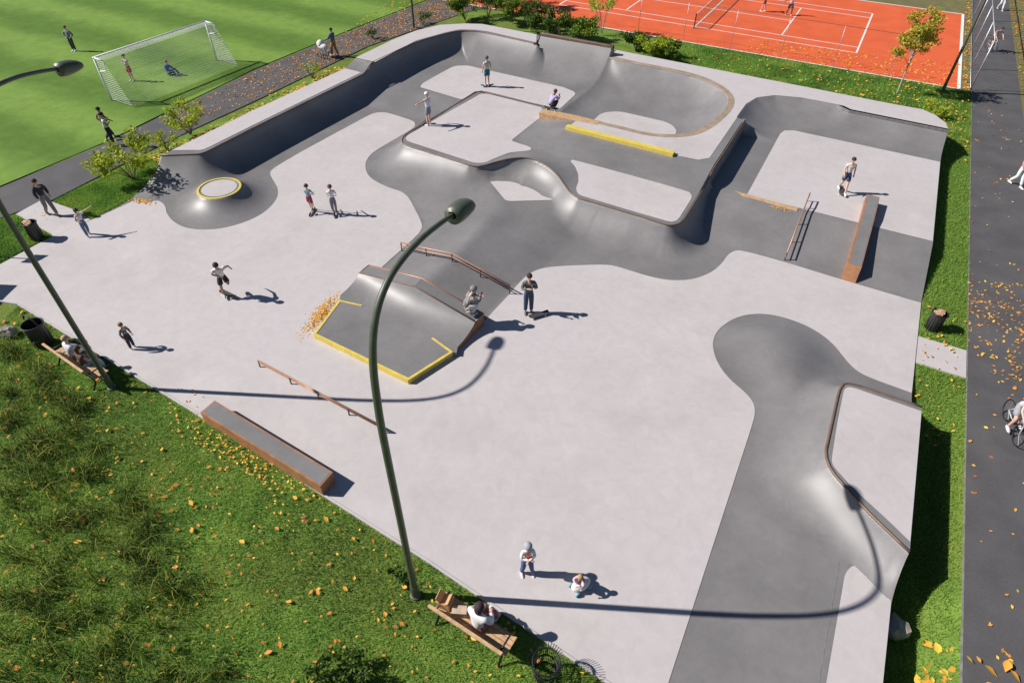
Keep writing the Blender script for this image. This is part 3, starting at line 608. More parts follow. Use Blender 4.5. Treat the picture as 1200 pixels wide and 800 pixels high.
ln(cl,cy0,cx1,cy0,.16); zc=.032; ln(cx1,cy0,cx1,cy1,.2); ln(cl,cy1,cx1,cy1,.16); zc=.036; ln(netu-.05,y_n,netu-.05,y_f,.1)
tag(s.build('court_markings',WHITE),kind='structure')
DRY=nmat('dry_grass',lambda nt,b:(noise_mix(nt,b,(.1,.11,.035),(.19,.17,.06),1.6,8,.3,.7,c3=(.15,.12,.05),s3=.3),b.inputs['Roughness'].__setattr__('default_value',.9)))
tag(sheet('dry_grass_strip',[(-60,cy1),(6.5,cy1),(6.5,130),(-60,130)],.0,DRY),kind='structure'); tag(sheet('dry_grass_side',[(cx1,cy0),(6.5,cy0),(6.5,cy1),(cx1,cy1)],.0,DRY),kind='structure'); tag(sheet('dry_grass_bank',[(9.2,30),(60,30),(60,130),(9.2,130)],.004,DRY),kind='structure')
# net
t=empty('tennis_net',(netu,(y_n+y_f)/2,.02),0,'low tennis net across the orange court','net')
s=MB(); ya,yb=y_n-.5-(y_n+y_f)/2,y_f+.5-(y_n+y_f)/2
for y in (ya,yb): MB().tube([(0,y,0),(0,y,1.05)],.04).build('post',BLACK,t)
MB().box((0,(ya+yb)/2,1.0),(.03,yb-ya,.06)).build('top_band',WHITE,t)
s=MB()
for k in range(int((yb-ya)/.25)): s.box((0,ya+k*.25,.5),(.008,.008,.95))
for k in range(6): s.box((0,(ya+yb)/2,.1+k*.16),(.008,yb-ya,.008))
s.build('mesh',BLACK,t)
# ------------------------------------------------------------------ funbox
fb=empty('funbox',(-12,13,0),0,'low grey funbox ramp with yellow edging in the middle of the plaza','skate ramp')
hL,hR=.5,.5
# pixels -> world: top line heights follow ground + .5
TFl=P(421,319.5,.5);TFm=P(485.5,335,.95);TFr=P(557,376.7,.5)
TBl=P(432.3,310.6,.5);TBm=P(494,326,.95);TBr=P(567,367.6,.5)
zt=.2
YTl=P(397.5,352.7,zt);YTr=P(530,412.5,zt);YBl=P(368,391.7,zt);YBr=P(478.5,445,zt)
YTm=P(470,386,zt)
NP=12; topr=[TFl,(TFl*.5+TFm*.5),TFm,TFm*.66+TFr*.34,TFm*.33+TFr*.67,TFr]
def lerp(a,b,t): return np.array(a)*(1-t)+np.array(b)*t
edge_top=[lerp(TFl,TFm,t) for t in np.linspace(0,1,8)]+[lerp(TFm,TFr,t) for t in np.linspace(0,1,10)[1:]]
flatend=[np.array([*P(410.5,342,zt)[:2],zt]),np.array([*P(470,385,zt)[:2],zt]),np.array([*P(543,403,zt)[:2],zt])]
# foot line of the small quarter: runs parallel, 1.1 m in front
rows=[]
nE=len(edge_top)
for i,e in enumerate(edge_top):
    t=i/(nE-1); run=1.15
    dirn=np.array([-.03,-1.,0]); f=np.array([*(e+dirn*run)[:2],zt]); fl=lerp(YTl,YTr,t) ; R=[]
    for k in range(NP+1):
        s_=k/NP; a=.93; x=run*s_; q=(1-math.sqrt(1-(a*(1-s_))**2))/(1-math.sqrt(1-a*a)); R.append((e[0]+dirn[0]*x,e[1]-x,zt+(e[2]-zt)*q))
    rows.append(R)
V=[p for R in rows for p in R]; F=[(i*(NP+1)+k,i*(NP+1)+k+1,(i+1)*(NP+1)+k+1,(i+1)*(NP+1)+k) for i in range(nE-1) for k in range(NP)]
o=rel(mk('transition',V,F,DARK,None,True),fb)
try: o.data.set_sharp_from_angle(angle=R_(12))
except Exception: pass
footline=[R[-1] for R in rows]
mid=[footline[0],tuple(YTl)]
flat=[(p[0],p[1]) for p in footline]+[tuple(P(535,413,zt)[:2])]+[tuple(YTr[:2]),tuple(YBr[:2]),tuple(YBl[:2]),tuple(YTl[:2])]
rel(MB().prism(flat,0.,zt-.002).build('flat_deck',DARK),fb)
# top ledge (flat strip following the coping) and side faces
s=MB(); b0=[TBl,TBm,TBr];a0=[TFl,TFm,TFr]
s.add([tuple(p) for p in a0]+[tuple(p) for p in b0],[(0,1,4,3),(1,2,5,4)]); rel(s.build('top_deck',DARK),fb)
s=MB(); back=[np.array([p[0],p[1],0]) for p in b0]
s.add([tuple(p) for p in b0]+[tuple(p) for p in back],[(1,0,3,4),(2,1,4,5)]); 
rel(s.build('back_wall',CORTEN),fb)
def sidef(rows_i,a,b,m,nm):
    pts=[tuple(b)]+[tuple(p) for p in rows_i]+[]; bot=[(p[0],p[1],0) for p in pts]; s=MB(); k=len(pts)
    s.add(pts+bot,[(i,i+1,i+1+k,i+k) for i in range(k-1)]); rel(s.build(nm,m),fb)
sidef(rows[0],TFl,TBl,DARK,'side_wall'); sidef(rows[-1],TFr,TBr,CORTEN,'side_wall')
def pipe(pts,r,m,nm,t): rel(MB().tube([tuple(p) for p in pts],r,8).build(nm,m,None,True),t)
pipe([TFl,TFm,TFr],.03,COPE,'coping',fb); pipe([TBl,TBm,TBr],.028,RUST,'edge_strip',fb); pipe([TFl,TBl],.022,RUST,'edge_strip',fb); pipe([TFr,TBr],.022,RUST,'edge_strip',fb)
s=MB()
def ybar(a,b,w=.1,top=zt+.004,bot=0.):
    a=np.array(a[:2]);b=np.array(b[:2]);d=(b-a)/np.hypot(*(b-a));n=np.array([-d[1],d[0]]); s.prism([tuple(a-n*.02),tuple(b-n*.02),tuple(b+n*w),tuple(a+n*w)],bot,top)
Bl=P(367,394,.1);Br=P(479,449,.1)
ybar(YBl,YBr,.07,zt+.012,.015); ybar(YBr,YTr,.07,zt+.014,.012); ybar(YTl,YBl,.06,zt+.013,.01); ybar(YTl,P(424,358.5,zt),.05,zt+.016,zt-.02); ybar(YTr,P(506.7,395.8,zt),.05,zt+.015,zt-.02)
rel(s.build('yellow_edging',YEL),fb)
# ------------------------------------------------------------------ ledges
def ledge(name,label,pts_top,z,zb=0,topm=DARK,m=CORTEN,inset=.05):
    c=np.mean(np.array(pts_top),axis=0); t=empty(name,(c[0],c[1],zb),0,label,'ledge')
    q=[(p[0]-c[0],p[1]-c[1]) for p in pts_top]
    MB().prism(q,0 if np.isscalar(zb) else zb,z-zb).build('body',m,t)
    L=len(q); qi=[]
    for i in range(L):
        p=np.array(q[i]); a=np.array(q[i-1]);b=np.array(q[(i+1)%L]); d1=(a-p)/np.hypot(*(a-p)); d2=(b-p)/np.hypot(*(b-p)); qi.append(tuple(p+(d1+d2)*inset))
    MB().prism(qi,z-zb-.05,z-zb+.006).build('top',topm,t); return t
hz=.47
a=P(234.6,483,hz);b=P(375.3,569.8,hz);c=P(389.9,552.9,hz);d=P(251.5,469,hz)
ledge('manual_ledge','long low rust brown ledge with grey top on the lawn edge of the plaza',[a[:2],b[:2],c[:2],d[:2]],hz)
# hubba ledge: slopes with the bank
t=empty('hubba_ledge',(2.33,27,0),0,'orange brown sloping ledge with grey top running down the bank at the right','ledge')
def HX(v): return np.interp(v,[24.4,24.5,28.3,30.4],[.55,.57,.98,1.05])
vs=[24.5,26,27.2,28.3,29.1,29.75]; u0,u1=2.05,2.58
V=[];
for v in vs:
    zb=0 if v<24.2 else (hE if v>27.8 else (v-24.1)/3.7*hE); V+=[(u0-2.33,v-27,zb-.05),(u1-2.33,v-27,zb-.05),(u1-2.33,v-27,HX(v)),(u0-2.33,v-27,HX(v))]
F=[]
for i in range(len(vs)-1):
    for k in range(4): F.append((i*4+k,(i+1)*4+k,(i+1)*4+(k+1)%4,i*4+(k+1)%4))
e=len(vs)-1; F.append((e*4,e*4+3,e*4+2,e*4+1)[::-1])
V+=[(u0-2.33,24.12-27,0),(u1-2.33,24.12-27,0)]; nn=len(V); F+=[(3,2,nn-1,nn-2)[::-1],(0,3,nn-2),(1,nn-1,2)]
mk('body',V,F,CORTEN,t)
V=[];
for v in vs[:-1]+[29.7]:
    V+=[(u0-2.33+.06,v-27,HX(v)+.006),(u1-2.33-.03,v-27,HX(v)+.006)]
mk('top',V,[(i*2,i*2+1,i*2+3,i*2+2) for i in range(len(vs)-1)],DARK,t)
# wood edge wedge between deck and bank
s=MB(); s.add([(-3.3,27.9,hE+.02),(-.45,27.78,hE+.02),(-.45,27.55,hE+.02),(-3.0,27.7,hE+.02),(-.45,27.5,hE-.12),(-2.6,27.6,hE-.07),(-3.3,27.9,hE-.02)],[(0,3,2,1),(3,5,4,2),(0,6,5,3)])
rel(s.build('wood_edge',WOOD),T[4])
# ------------------------------------------------------------------ rails
def rail(name,label,top,foot_idx,posts,m=RUST,second=.13,loc=None,r=.028):
    c=np.array(top[len(top)//2]); c=np.array([c[0],c[1],0]); t=empty(name,c,0,label,'rail')
    MB().tube([tuple(np.array(p)-c) for p in top],r,8).build('top_bar',m,t,True)
    if second: MB().tube([tuple(np.array(p)-c-np.array([0,0,second])) for p in top],r*.8,8).build('lower_bar',m,t,True)
    for p,zb in posts: MB().tube([tuple(np.array(p)-c),(p[0]-c[0],p[1]-c[1],zb-.01)],r*.9,6).build('post',RAILD,t)
    return t
g=[(471,294,0),(500,301,.2),(530,307,.42),(563,325,.2),(597,344.5,0)]
gp=[P(x,y,z) for x,y,z in g]; rh=.42
rail('hip_rail','two bar orange steel rail bending over the ridge of the hip ramp',[p+[0,0,rh] for p in gp],None,[(p+[0,0,rh],z[2]) for p,z in zip(gp,g)],RUST,.17)
g=[P(305,430),P(341.5,450),P(374,467.5),P(409.5,486.5),P(449,507)]
rail('flat_rail','low straight orange steel rail lying beside the funbox on open plaza',[g[0]+[0,0,.32],g[4]+[0,0,.32]],None,[(p+[0,0,.32],0) for p in g],RUST,.1)
g=[(-.2,24.35,0),(-.2,25.6,.24),(-.2,26.9,.45),(-.2,28.3,.6)]
rail('handrail','orange handrail with dark posts running down the grey bank',[(-.2,24.3,.42),(-.2,27.9,1.0),(-.2,28.6,1.02)],None,[((-.2,v,np.interp(v,[24.3,27.9,28.6],[.42,1.0,1.02])),z) for v,z in ((24.35,0),(25.5,.22),(26.7,.42),(27.9,.6),(28.6,.6))],RUST,.2)
# ------------------------------------------------------------------ street lamps
def lamp(base,deg,label,arm=True,h=9.1,zb=0.,group='tall street lamps',name='street_lamp'):
    a=R_(deg); t=empty(name,(base[0],base[1],zb),a,label,'street lamp',group)
    prof=[(0,0),(0,3.5),(0,6.2),(.03,7.1),(.1,7.9),(.25,8.5),(.5,8.92),(.85,9.18),(1.3,9.3),(1.9,9.33),(2.5,9.27),(2.95,9.19)]
    k=h/9.1; pr=np.array(prof,float); tt_=np.r_[0,np.cumsum(np.hypot(*np.diff(pr,axis=0).T))]; pts=[]
    for q in range(len(pr)-1):
        p0,p1,p2,p3=pr[max(q-1,0)],pr[q],pr[q+1],pr[min(q+2,len(pr)-1)]
        for u in (0,.25,.5,.75): v=.5*((2*p1)+(p2-p0)*u+(2*p0-5*p1+4*p2-p3)*u*u+(3*p1-p0-3*p2+p3)*u**3); pts.append((0,v[0]*k,v[1]*k))
    pts.append((0,pr[-1][0]*k,pr[-1][1]*k)); nr_=len(pts)
    MB().tube(pts,list(np.interp(np.linspace(0,1,nr_),[0,.1,.5,1],[.085,.078,.064,.047])),12).build('pole',POLE,t,True)
    MB().lathe([(.0,.0),(.14,.0),(.14,.03),(.1,.06),(.1,.5),(.085,.52)],(0,0,0),14).build('base',POLE,t)
    # head: flattened bulb shape
    V=[];st=[(2.9,.08,.08,.07),(2.91,.17,.13,.19),(3.05,.19,.165,.21),(3.22,.205,.17,.18),(3.38,.2,.15,.14),(3.5,.165,.11,.1),(3.57,.1,.065,.06),(3.6,.03,.02,.02)]
    n=18
    for (x,w,u_,l_) in st:
        zc_=(9.2-(x-2.85)*.12)*k
        for q in range(n):
            b=2*math.pi*q/n; zz=(u_ if math.sin(b)>0 else l_)*math.sin(b); V.append((w*math.cos(b),x*k,zc_+zz))
    F=[(i*n+q,i*n+(q+1)%n,(i+1)*n+(q+1)%n,(i+1)*n+q) for i in range(len(st)-1) for q in range(n)]+[tuple(range(n)),tuple(range((len(st)-1)*n,len(st)*n))[::-1]]
    hd=mk('lamp_head',V,F,POLE,t,True)
    MB().ball((0,3.25*k,9.03*k),(.13,.2,.04)).build('glass',plain('lamp_glass',(.35,.37,.36),.2),hd,True)
    return t
armdeg=math.degrees(math.atan2(*(-np.array([rotz(np.array([math.sin(R_(24.5)),math.cos(R_(24.5)),0]),YAW)[0],-rotz(np.array([math.sin(R_(24.5)),math.cos(R_(24.5)),0]),YAW)[1]]))))
lamp(P(487,697),armdeg,'tall curved green street lamp by the bench with boxes, nearest the camera')
lamp(P(131,454),armdeg,'tall curved green street lamp beside the bench with two people at left')
lamp(P(1104,108),armdeg+180,'dark street lamp pole behind the skate park near the court corner')
lamp(P(485,33),armdeg,'street lamp pole on the leafy path beyond the quarter pipe')
# ------------------------------------------------------------------ goal
gL=P(131,118);gR=P(254,71); gv=(gR-gL)[:2]; gl_=np.hypot(*gv); gv/=gl_; ang=math.atan2(gv[1],gv[0])
t=empty('football_goal',((gL+gR)/2),ang,'white football goal with net on the green pitch','goal')
h=2.44;w=gl_/2; sgn=-1
dz=[(0,h),(.9,h),(1.9,0)]
for sx in (-w,w):
    MB().tube([(sx,0,0),(sx,0,h)],.06,10).build('post',WHITE,t,True)
    MB().tube([(sx,0,h),(sx,sgn*.8,h-.02)],.04,8).build('net_support',WHITE,t,True)
    MB().tube([(sx,sgn*.8,h-.02),(sx,sgn*.75,h-.6),(sx,0,h-.75)],.03,8).build('brace',WHITE,t,True)
MB().tube([(-w-.06,0,h),(w+.06,0,h)],.06,10).build('crossbar',WHITE,t,True)
s=MB(); r=.0065; sp=.12
nt_=int(2*w/sp)
for i in range(nt_+1):
    x=-w+2*w*i/nt_; s.tube([(x,0,h),(x,sgn*.8,h-.02),(x,sgn*2.0,0.02)],r,3,cap=False)
for k in range(1,6): y=.8*k/5; s.tube([(-w,sgn*y,h-.01),(w,sgn*y,h-.01)],r,3,cap=False)
for k in range(1,21): q=k/21; s.tube([(-w,sgn*(.8+1.2*q),(h)*(1-q)),(w,sgn*(.8+1.2*q),(h)*(1-q))],r,3,cap=False)
for sx in (-w,w):
    for k in range(1,20):
        z=h*k/20; ye=.8+1.2*(1-z/h); s.tube([(sx,0,z),(sx,sgn*ye,z)],r,3,cap=False)
    for k in range(1,16):
        y=2.0*k/16; zt_=h if y<.8 else h*(1-(y-.8)/1.2); s.tube([(sx,sgn*y,0),(sx,sgn*y,zt_)],r,3,cap=False)
s.build('net',WHITE,t)
# ------------------------------------------------------------------ fences
def fence(name,label,p0,p1,h,n,wire=.35,rpost=.035,mid=True,wr=.006):
    p0=np.array(p0[:2]);p1=np.array(p1[:2]);L=np.hypot(*(p1-p0)); a=math.atan2(*(p1-p0)[::-1]); t=empty(name,(p0[0],p0[1],0),a,label,'fence')
    for k in range(n+1): MB().tube([(L*k/n,0,0),(L*k/n,0,h)],rpost,8).build('post',STEEL,t,True)
    MB().tube([(0,0,h),(L,0,h)],rpost*.8,8).build('top_rail',STEEL,t,True)
    if mid: MB().tube([(0,0,.08),(L,0,.08)],rpost*.7,8).build('bottom_rail',STEEL,t,True)
    s=MB(); k=0
    x=-h
    while x<L:
        a0=max(x,0);a1=min(x+h,L)
        if a1>a0: s.tube([(a0,0,a0-x),(a1,0,a1-x)],wr,3,cap=False); s.tube([(a0,0,h-(a0-x)),(a1,0,h-(a1-x))],wr,3,cap=False)
        x+=wire
    s.build('wire_mesh',STEEL,t); return t
fx=6.45
ft=fence('path_fence','tall grey steel mesh fence between the court and the right hand path',(fx,P(1138,106)[1]),(fx,78),3.,7,.6,.04)
fence('court_fence','thin tall wire fence along the near side of the orange court',(P(1041,87)[0],cy0+.05),(cl,cy0+.05),2.6,10,1.3,.018,False,.003)
# ------------------------------------------------------------------ bins, benches, rocks, boxes
def bin_(loc,name,label,h=.85,r=.3,hoop=False,trash=True,rz=0,tilt=0):
    t=empty(name,loc,rz,label,'bin'); t.rotation_euler[0]=tilt
    MB().lathe([(0,.02),(r*.82,.02),(r,h),(r*1.04,h),(r*.97,h),(r*.78,.1)],n=18).build('body',BINM,t,False)
    MB().tube([(r*1.02*math.cos(a),r*1.02*math.sin(a),h) for a in np.linspace(0,2*math.pi,20,endpoint=False)],.025,6,True).build('rim',BLACK,t,True)
    s=MB()
    for k in range(16): a=2*math.pi*k/16; s.box((r*.93*math.cos(a),r*.93*math.sin(a),h*.5),(.02,.02,h*.9),a)
    s.build('ribs',BLACK,t)
    if trash:
        bag=MB(); 
        for k in range(5): bag.box((random.uniform(-.12,.12),random.uniform(-.12,.12),h+.02),(.22,.13,.1),random.uniform(0,3),Matrix.Rotation(random.uniform(-.6,.6),4,'X'))
        o=bag.build('rubbish',plain('rubbish_paper',(.4,.25,.15),.8,var=.6,scale=7),t)
    return t
bin_(P(1091,385),'litter_bin','open dark litter bin full of rubbish on the grass strip by the right path',.74,.26)
bin_(P(45,280),'litter_bin','black litter bin at the left entrance pavement',.8,.26)
t=bin_(P(55,404,0)-[.1,0,0],'litter_bin','wide dark mesh litter bin with a hoop, behind the bench with two people',.92,.33,trash=False)
MB().tube([(.36*math.cos(a),0,1.0+.28*math.sin(a)) for a in np.linspace(0,math.pi,12)],.03,6).build('hoop',BLACK,t,True)
# wire basket
t=empty('wire_basket',P(640,775,.72)*[1,1,0],0,'black wire litter basket with flared rods by the lower edge','bin')
s=MB()
for k in range(40): a=2*math.pi*k/40; s.tube([(.24*math.cos(a),.24*math.sin(a),.02),(.3*math.cos(a),.3*math.sin(a),.72),(.4*math.cos(a),.4*math.sin(a),.82)],.008,4)
s.build('rods',BLACK,t)
for z,r in ((.72,.3),(.06,.24),(.4,.27)): MB().tube([(r*math.cos(a),r*math.sin(a),z) for a in np.linspace(0,2*math.pi,28,endpoint=False)],.022,6,True).build('hoop',BLACK,t,True)
def bench(loc,ang,label,L=2.3):
    t=empty('park_bench',loc,ang,label,'bench','wooden park benches on the lawn edge')
    s=MB()
    for k in range(4): s.box((0,-.02+k*.125,.45),(L,.11,.035))
    s.build('seat',WOOD,t)
    s=MB()
    for k in range(3): s.box((0,-.1-k*.045,.58+k*.135),(L,.03,.11),0,Matrix.Rotation(R_(15),4,'X'))
    s.build('backrest',WOOD,t)
    MB().box((0,-.235,.93),(L,.075,.05)).build('top_rail',WOOD,t)
    for sx in (-L/2+.12,L/2-.12):
        MB().tube([(sx,-.22,0),(sx,-.05,.25),(sx,-.08,.45),(sx,-.23,.9)],.03,6).tube([(sx,.42,0),(sx,.3,.2),(sx,.38,.43)],.03,6).tube([(sx,-.08,.43),(sx,.4,.43)],.025,6).tube([(sx,-.15,.66),(sx,.36,.66),(sx,.4,.44)],.022,6).build('leg_frame',BLACK,t,True)
    return t
# bench direction: from the two top-rail ends in the photo
def bench_at(x0,y0,x1,y1,label):
    a=P(x0,y0,.93);b=P(x1,y1,.93); d=(b-a)[:2];L=np.hypot(*d);d/=L; ang=math.atan2(d[1],d[0]); n=np.array([-d[1],d[0]])
    c=(a+b)[:2]/2+n*.235; print('bench',L); return bench((c[0],c[1],0),ang,label,L),c,d,n,ang
bn1=bench_at(502,709,588,766,'wooden park bench with boxes and one seated person, by the near street lamp')
bn2=bench_at(50,403,97,436,'wooden park bench with two seated people, by the left street lamp')
def rock(loc,r,label,seed=1):
    bm=bmesh.new(); bmesh.ops.create_icosphere(bm,subdivisions=2,radius=r); rr=random.Random(seed)
    for v in bm.verts: v.co*=rr.uniform(.75,1.15); v.co.z*=.8
    me=bpy.data.meshes.new('rock'); bm.to_mesh(me); bm.free(); me.materials.append(ROCK); o=bpy.data.objects.new('rock',me); COL.objects.link(o); o.location=tuple(loc)
    return tag(o,label,'rock')
rock((5.3,10.5,-.55),.33,'pale angular rock in the dark ditch under the corner platform',3)
rock(P(9,389,.15),.27,'pale rock on the grass beside the bin with a hoop at far left',5)
def box_on(bn,off,dims,label,name='box',m=CARD,rz=.2,openlid=False):
    t,c,d,n,ang=bn; p=c+d*off+n*.15; o=empty(name,(p[0],p[1],.47),ang+rz,label,'box')
    MB().box((0,0,dims[2]/2),dims).build('body',m,o)
    if openlid:
        MB().box((dims[0]*.35,0,dims[2]+.06),(.02,dims[1],.16),0,Matrix.Rotation(.6,4,'Y')).build('flap',m,o); MB().box((-dims[0]*.3,0,dims[2]+.08),(.02,dims[1],.2),0,Matrix.Rotation(-.5,4,'Y')).build('flap',m,o)
    else: MB().box((0,0,dims[2]+.004),(dims[0]*1.02,dims[1]*1.02,.03)).build('lid',m,o)
    return o
box_on(bn1,-.85,(.34,.28,.26),'open brown cardboard box at the end of the near bench','cardboard_box',CARD,.2,True)
box_on(bn1,-.42,(.34,.2,.2),'pale brown bag shaped box between the open box and the seated person','cardboard_box',plain('pale_card',(.5,.38,.28),.8),.5)
# sign boards just outside the left edge that throw their shadows in
t=empty('sign_board',P(-18,301),0,'information board left of the plaza, casting its shadow onto the pavement','sign')
MB().tube([(0,0,0),(0,0,2.0)],.03,8).build('post',BLACK,t); MB().box((0,0,1.75),(.05,.62,.45)).build('board',SIDE,t)
t=empty('notice_wall',P(-75,352),R_(25),'tall notice wall at the left end of the plaza','sign')
for y in (-1,1): MB().tube([(0,y*.9,0),(0,y*.9,2.0)],.04,8).build('post',BLACK,t)
MB().box((0,0,1.1),(.08,2.2,1.8)).build('board',SIDE,t)
# ------------------------------------------------------------------ vegetation
def leaf_cloud(n,centers,rad,size,flat=.6,tr=(0,1)):
    c=centers[rng.integers(0,len(centers),n)]; d=rng.normal(size=(n,3)); d/=np.linalg.norm(d,axis=1,keepdims=True); d*=(rng.random((n,1))**.45)*rad; d[:,2]*=flat; p=c+d
    a=rng.normal(size=(n,3));a/=np.linalg.norm(a,axis=1,keepdims=True); b=np.cross(a,rng.normal(size=(n,3)));b/=np.linalg.norm(b,axis=1,keepdims=True)
    s=size*(.6+.8*rng.random((n,1))); V=np.stack([p-a*s,p+b*s*.55,p+a*s,p-b*s*.55],1).reshape(-1,3); F=np.arange(4*n).reshape(n,4)
    cl=rng.random(len(centers))[rng.integers(0,len(centers),n)]
    return V,F,np.clip(tr[0]+(tr[1]-tr[0])*rng.random(n),0,1)
def plant(name,loc,label,cat,h,r,nl,size,m,stems=6,group=None,bark=BARK,trunk=False,clumps=24,flat=.7,pr='foliage',low=.25):
    t=empty(name,loc,0,label,cat,group); rr=random.Random(sum((i+1)*ord(ch) for i,ch in enumerate(label))%9999); cent=[]; s=MB()
    if trunk:
        s.tube([(0,0,0),(rr.uniform(-.05,.05),rr.uniform(-.05,.05),h*.5),(rr.uniform(-.1,.1),rr.uniform(-.1,.1),h*.95)],[.05,.035,.012],7)
    for k in range(stems):
        a=rr.uniform(0,6.28); z0=0 if not trunk else h*rr.uniform(.35,.7); e=rr.uniform(.5,1)*r; zt_=h*rr.uniform(.55,1) if not trunk else min(h,z0+h*rr.uniform(.1,.35))
        p0=(0,0,z0);p1=(math.cos(a)*e*.4,math.sin(a)*e*.4,z0+(zt_-z0)*.55);p2=(math.cos(a)*e,math.sin(a)*e,zt_); s.tube([p0,p1,p2],[.022 if not trunk else .02,.013,.005],5)
        for q in (.5,.75,1): cent.append(tuple(np.array(p1)*(1-q)+np.array(p2)*q))
    s.build('trunk' if trunk else 'stems',bark,t)
    while len(cent)<clumps: 
        a=rr.uniform(0,6.28); e=r*math.sqrt(rr.random())*.85; zz=rr.uniform(low,1)*h; k=1-abs(2*zz/h-1.1)**2*.6; cent.append((e*k*math.cos(a),e*k*math.sin(a),zz))
    V,F,tt=leaf_cloud(nl,np.array(cent),r*.28,size,flat); V[:,2]=np.maximum(V[:,2],.03)
    o=npmesh(pr,V,F,m,t,False,tt); return t
plant('birch_tree',P(705,41),'slender multi stemmed young tree with yellow green leaves behind the bowl','tree',3.6,1.5,700,.09,LEAFY,9,None,PBARK,False,26,.6,'crown',.45)
plant('young_tree',P(1051,110),'young tree with orange and green leaves in front of the orange court','tree',4.8,1.2,3600,.075,LEAFO,20,None,PBARK,True,80,.8,'crown',.45)
plant('shrub',P(157,210),'sparse yellow green shrub at the corner of the long quarter pipe','shrub',1.8,1.45,1700,.085,LEAFY,12,'leafy shrubs along the left path',BARK,False,36,.6)
plant('shrub',P(224,158),'thin spindly shrub beside the outer side of the quarter pipe','shrub',1.7,1.15,800,.085,LEAFY,12,'leafy shrubs along the left path',BARK,False,26,.6)
plant('shrub',P(196,176),'small yellow green bush between the two spindly shrubs at the wall end','shrub',1.0,.8,500,.06,LEAFY,10,'leafy shrubs along the left path',BARK,False,20,.6)
plant('shrub',P(366,92),'small yellow shrub among fallen leaves by the stroller','shrub',.8,.7,300,.06,LEAFY,8,'leafy shrubs along the left path',BARK,False,18,.6)
plant('shrub',P(437,46),'small dark shrub on the leafy path edge right of the stroller','shrub',.7,.6,260,.06,LEAFD,8,'leafy shrubs along the left path',BARK,False,18,.6)
plant('shrub',P(495,30),'dark shrub at the foot of the far lamp pole','shrub',.9,.8,420,.06,LEAFD,8,'leafy shrubs along the left path',BARK,False,18,.6)
hs=[((545,24),1.6,1.4,LEAFG,'green bushy shrub nearest the far lamp pole behind the quarter pipe'),((572,20),1.5,1.2,LEAFD,'dark shrub second behind the back corner of the quarter pipe'),((600,27),1.5,1.3,LEAFG,'bright leafed shrub behind the back quarter pipe'),((622,36),1.4,1.3,LEAFD,'dark hedge shrub right behind the raised back wall'),((650,42),1.3,1.3,LEAFD,'dense dark hedge shrub behind the middle of the raised wall'),((680,48),1.2,1.3,LEAFG,'hedge shrub left of the birch behind the raised wall'),((600,4),2.2,1.5,LEAFO,'reddish leaved shrub at the top edge behind the hedge'),((560,2),2.0,1.5,LEAFG,'tall green shrub at the top edge beside the path'),((630,10),1.8,1.2,LEAFO,'small autumn shrub by the orange court corner'),
 ((765,66),1.0,1.1,LEAFY,'yellow green shrub by the bowl, right of the birch'),((785,70),.9,1.0,LEAFG,'low green shrub next to the yellow one behind the bowl'),((745,58),1.0,1.0,LEAFD,'low dark shrub between birch and yellow shrub')]
for (q,h_,r_,m_,lb) in hs: plant('shrub',P(*q),lb,'shrub',h_*1.2,r_*1.05,3200,.075,m_,10,'hedge shrubs behind the skate park',BARK,False,34,.75,low=.12)
plant('shrub',P(1096,135),'yellow flecked low shrub by the rounded back corner of the park','shrub',.7,.9,700,.06,LEAFY,8,None,BARK,False,20,.6,low=.1)
plant('low_plant',P(465,676),'small dark leaved plant left of the near lamp pole','plant',.28,.28,90,.06,LEAFD,6,None,BARK,False,12,.6,low=.2)
plant('shrub',P(400,790),'spiky dark green shrub at the bottom edge of the lawn','shrub',.5,.7,1500,.05,LEAFD,7,None,BARK,False,30,.7,low=.1)
# grass blades
def blades(name,pts,zf,h,w,m,lean=.5,tint=None,hv=.5,seg=1):
    n=len(pts); a=rng.random(n)*6.283; hh=h*(1-hv+2*hv*rng.random(n)); le=lean*rng.random(n)*hh; b=rng.random(n)*6.283
    z=zf(pts[:,0],pts[:,1]); c=np.stack([pts[:,0],pts[:,1],z],1); wd=np.stack([np.cos(a),np.sin(a),0*a],1)*(w*(.6+.8*rng.random(n)))[:,None]
    ld=np.stack([np.cos(b)*le,np.sin(b)*le,hh],1)
    if seg==1:
        V=np.stack([c-wd,c+wd,c+ld],1).reshape(-1,3); F=np.arange(3*n).reshape(n,3); tt=tint
    else:
        m1=c+np.stack([np.cos(b)*le*.25,np.sin(b)*le*.25,hh*.65],1); m2=c+np.stack([np.cos(b)*le*.8,np.sin(b)*le*.8,hh*.95],1); tip=c+np.stack([np.cos(b)*le*1.5,np.sin(b)*le*1.5,hh*.75],1)
        V=np.stack([c-wd,c+wd,m1-wd*.8,m1+wd*.8,m2-wd*.5,m2+wd*.5,tip],1).reshape(-1,3); o_=np.arange(n)[:,None]*7
        F=np.concatenate([o_+[0,1,3],o_+[0,3,2],o_+[2,3,5],o_+[2,5,4],o_+[4,5,6]],0); tt=np.tile(tint,5)
    o=npmesh(name,V,F,m,None,False,tt); tag(o,kind='stuff'); return o
def scatter(poly,n):
    p=np.array([(q[0],q[1]) for q in poly]); lo=p.min(0);hi=p.max(0); out=np.zeros((0,2))
    while len(out)<n:
        c=lo+(hi-lo)*rng.random((n*2,2)); c=c[inpoly(c[:,0],c[:,1],poly)]; out=np.concatenate([out,c])
    return out[:n]
def gzn(x,y): return gz(x,y)
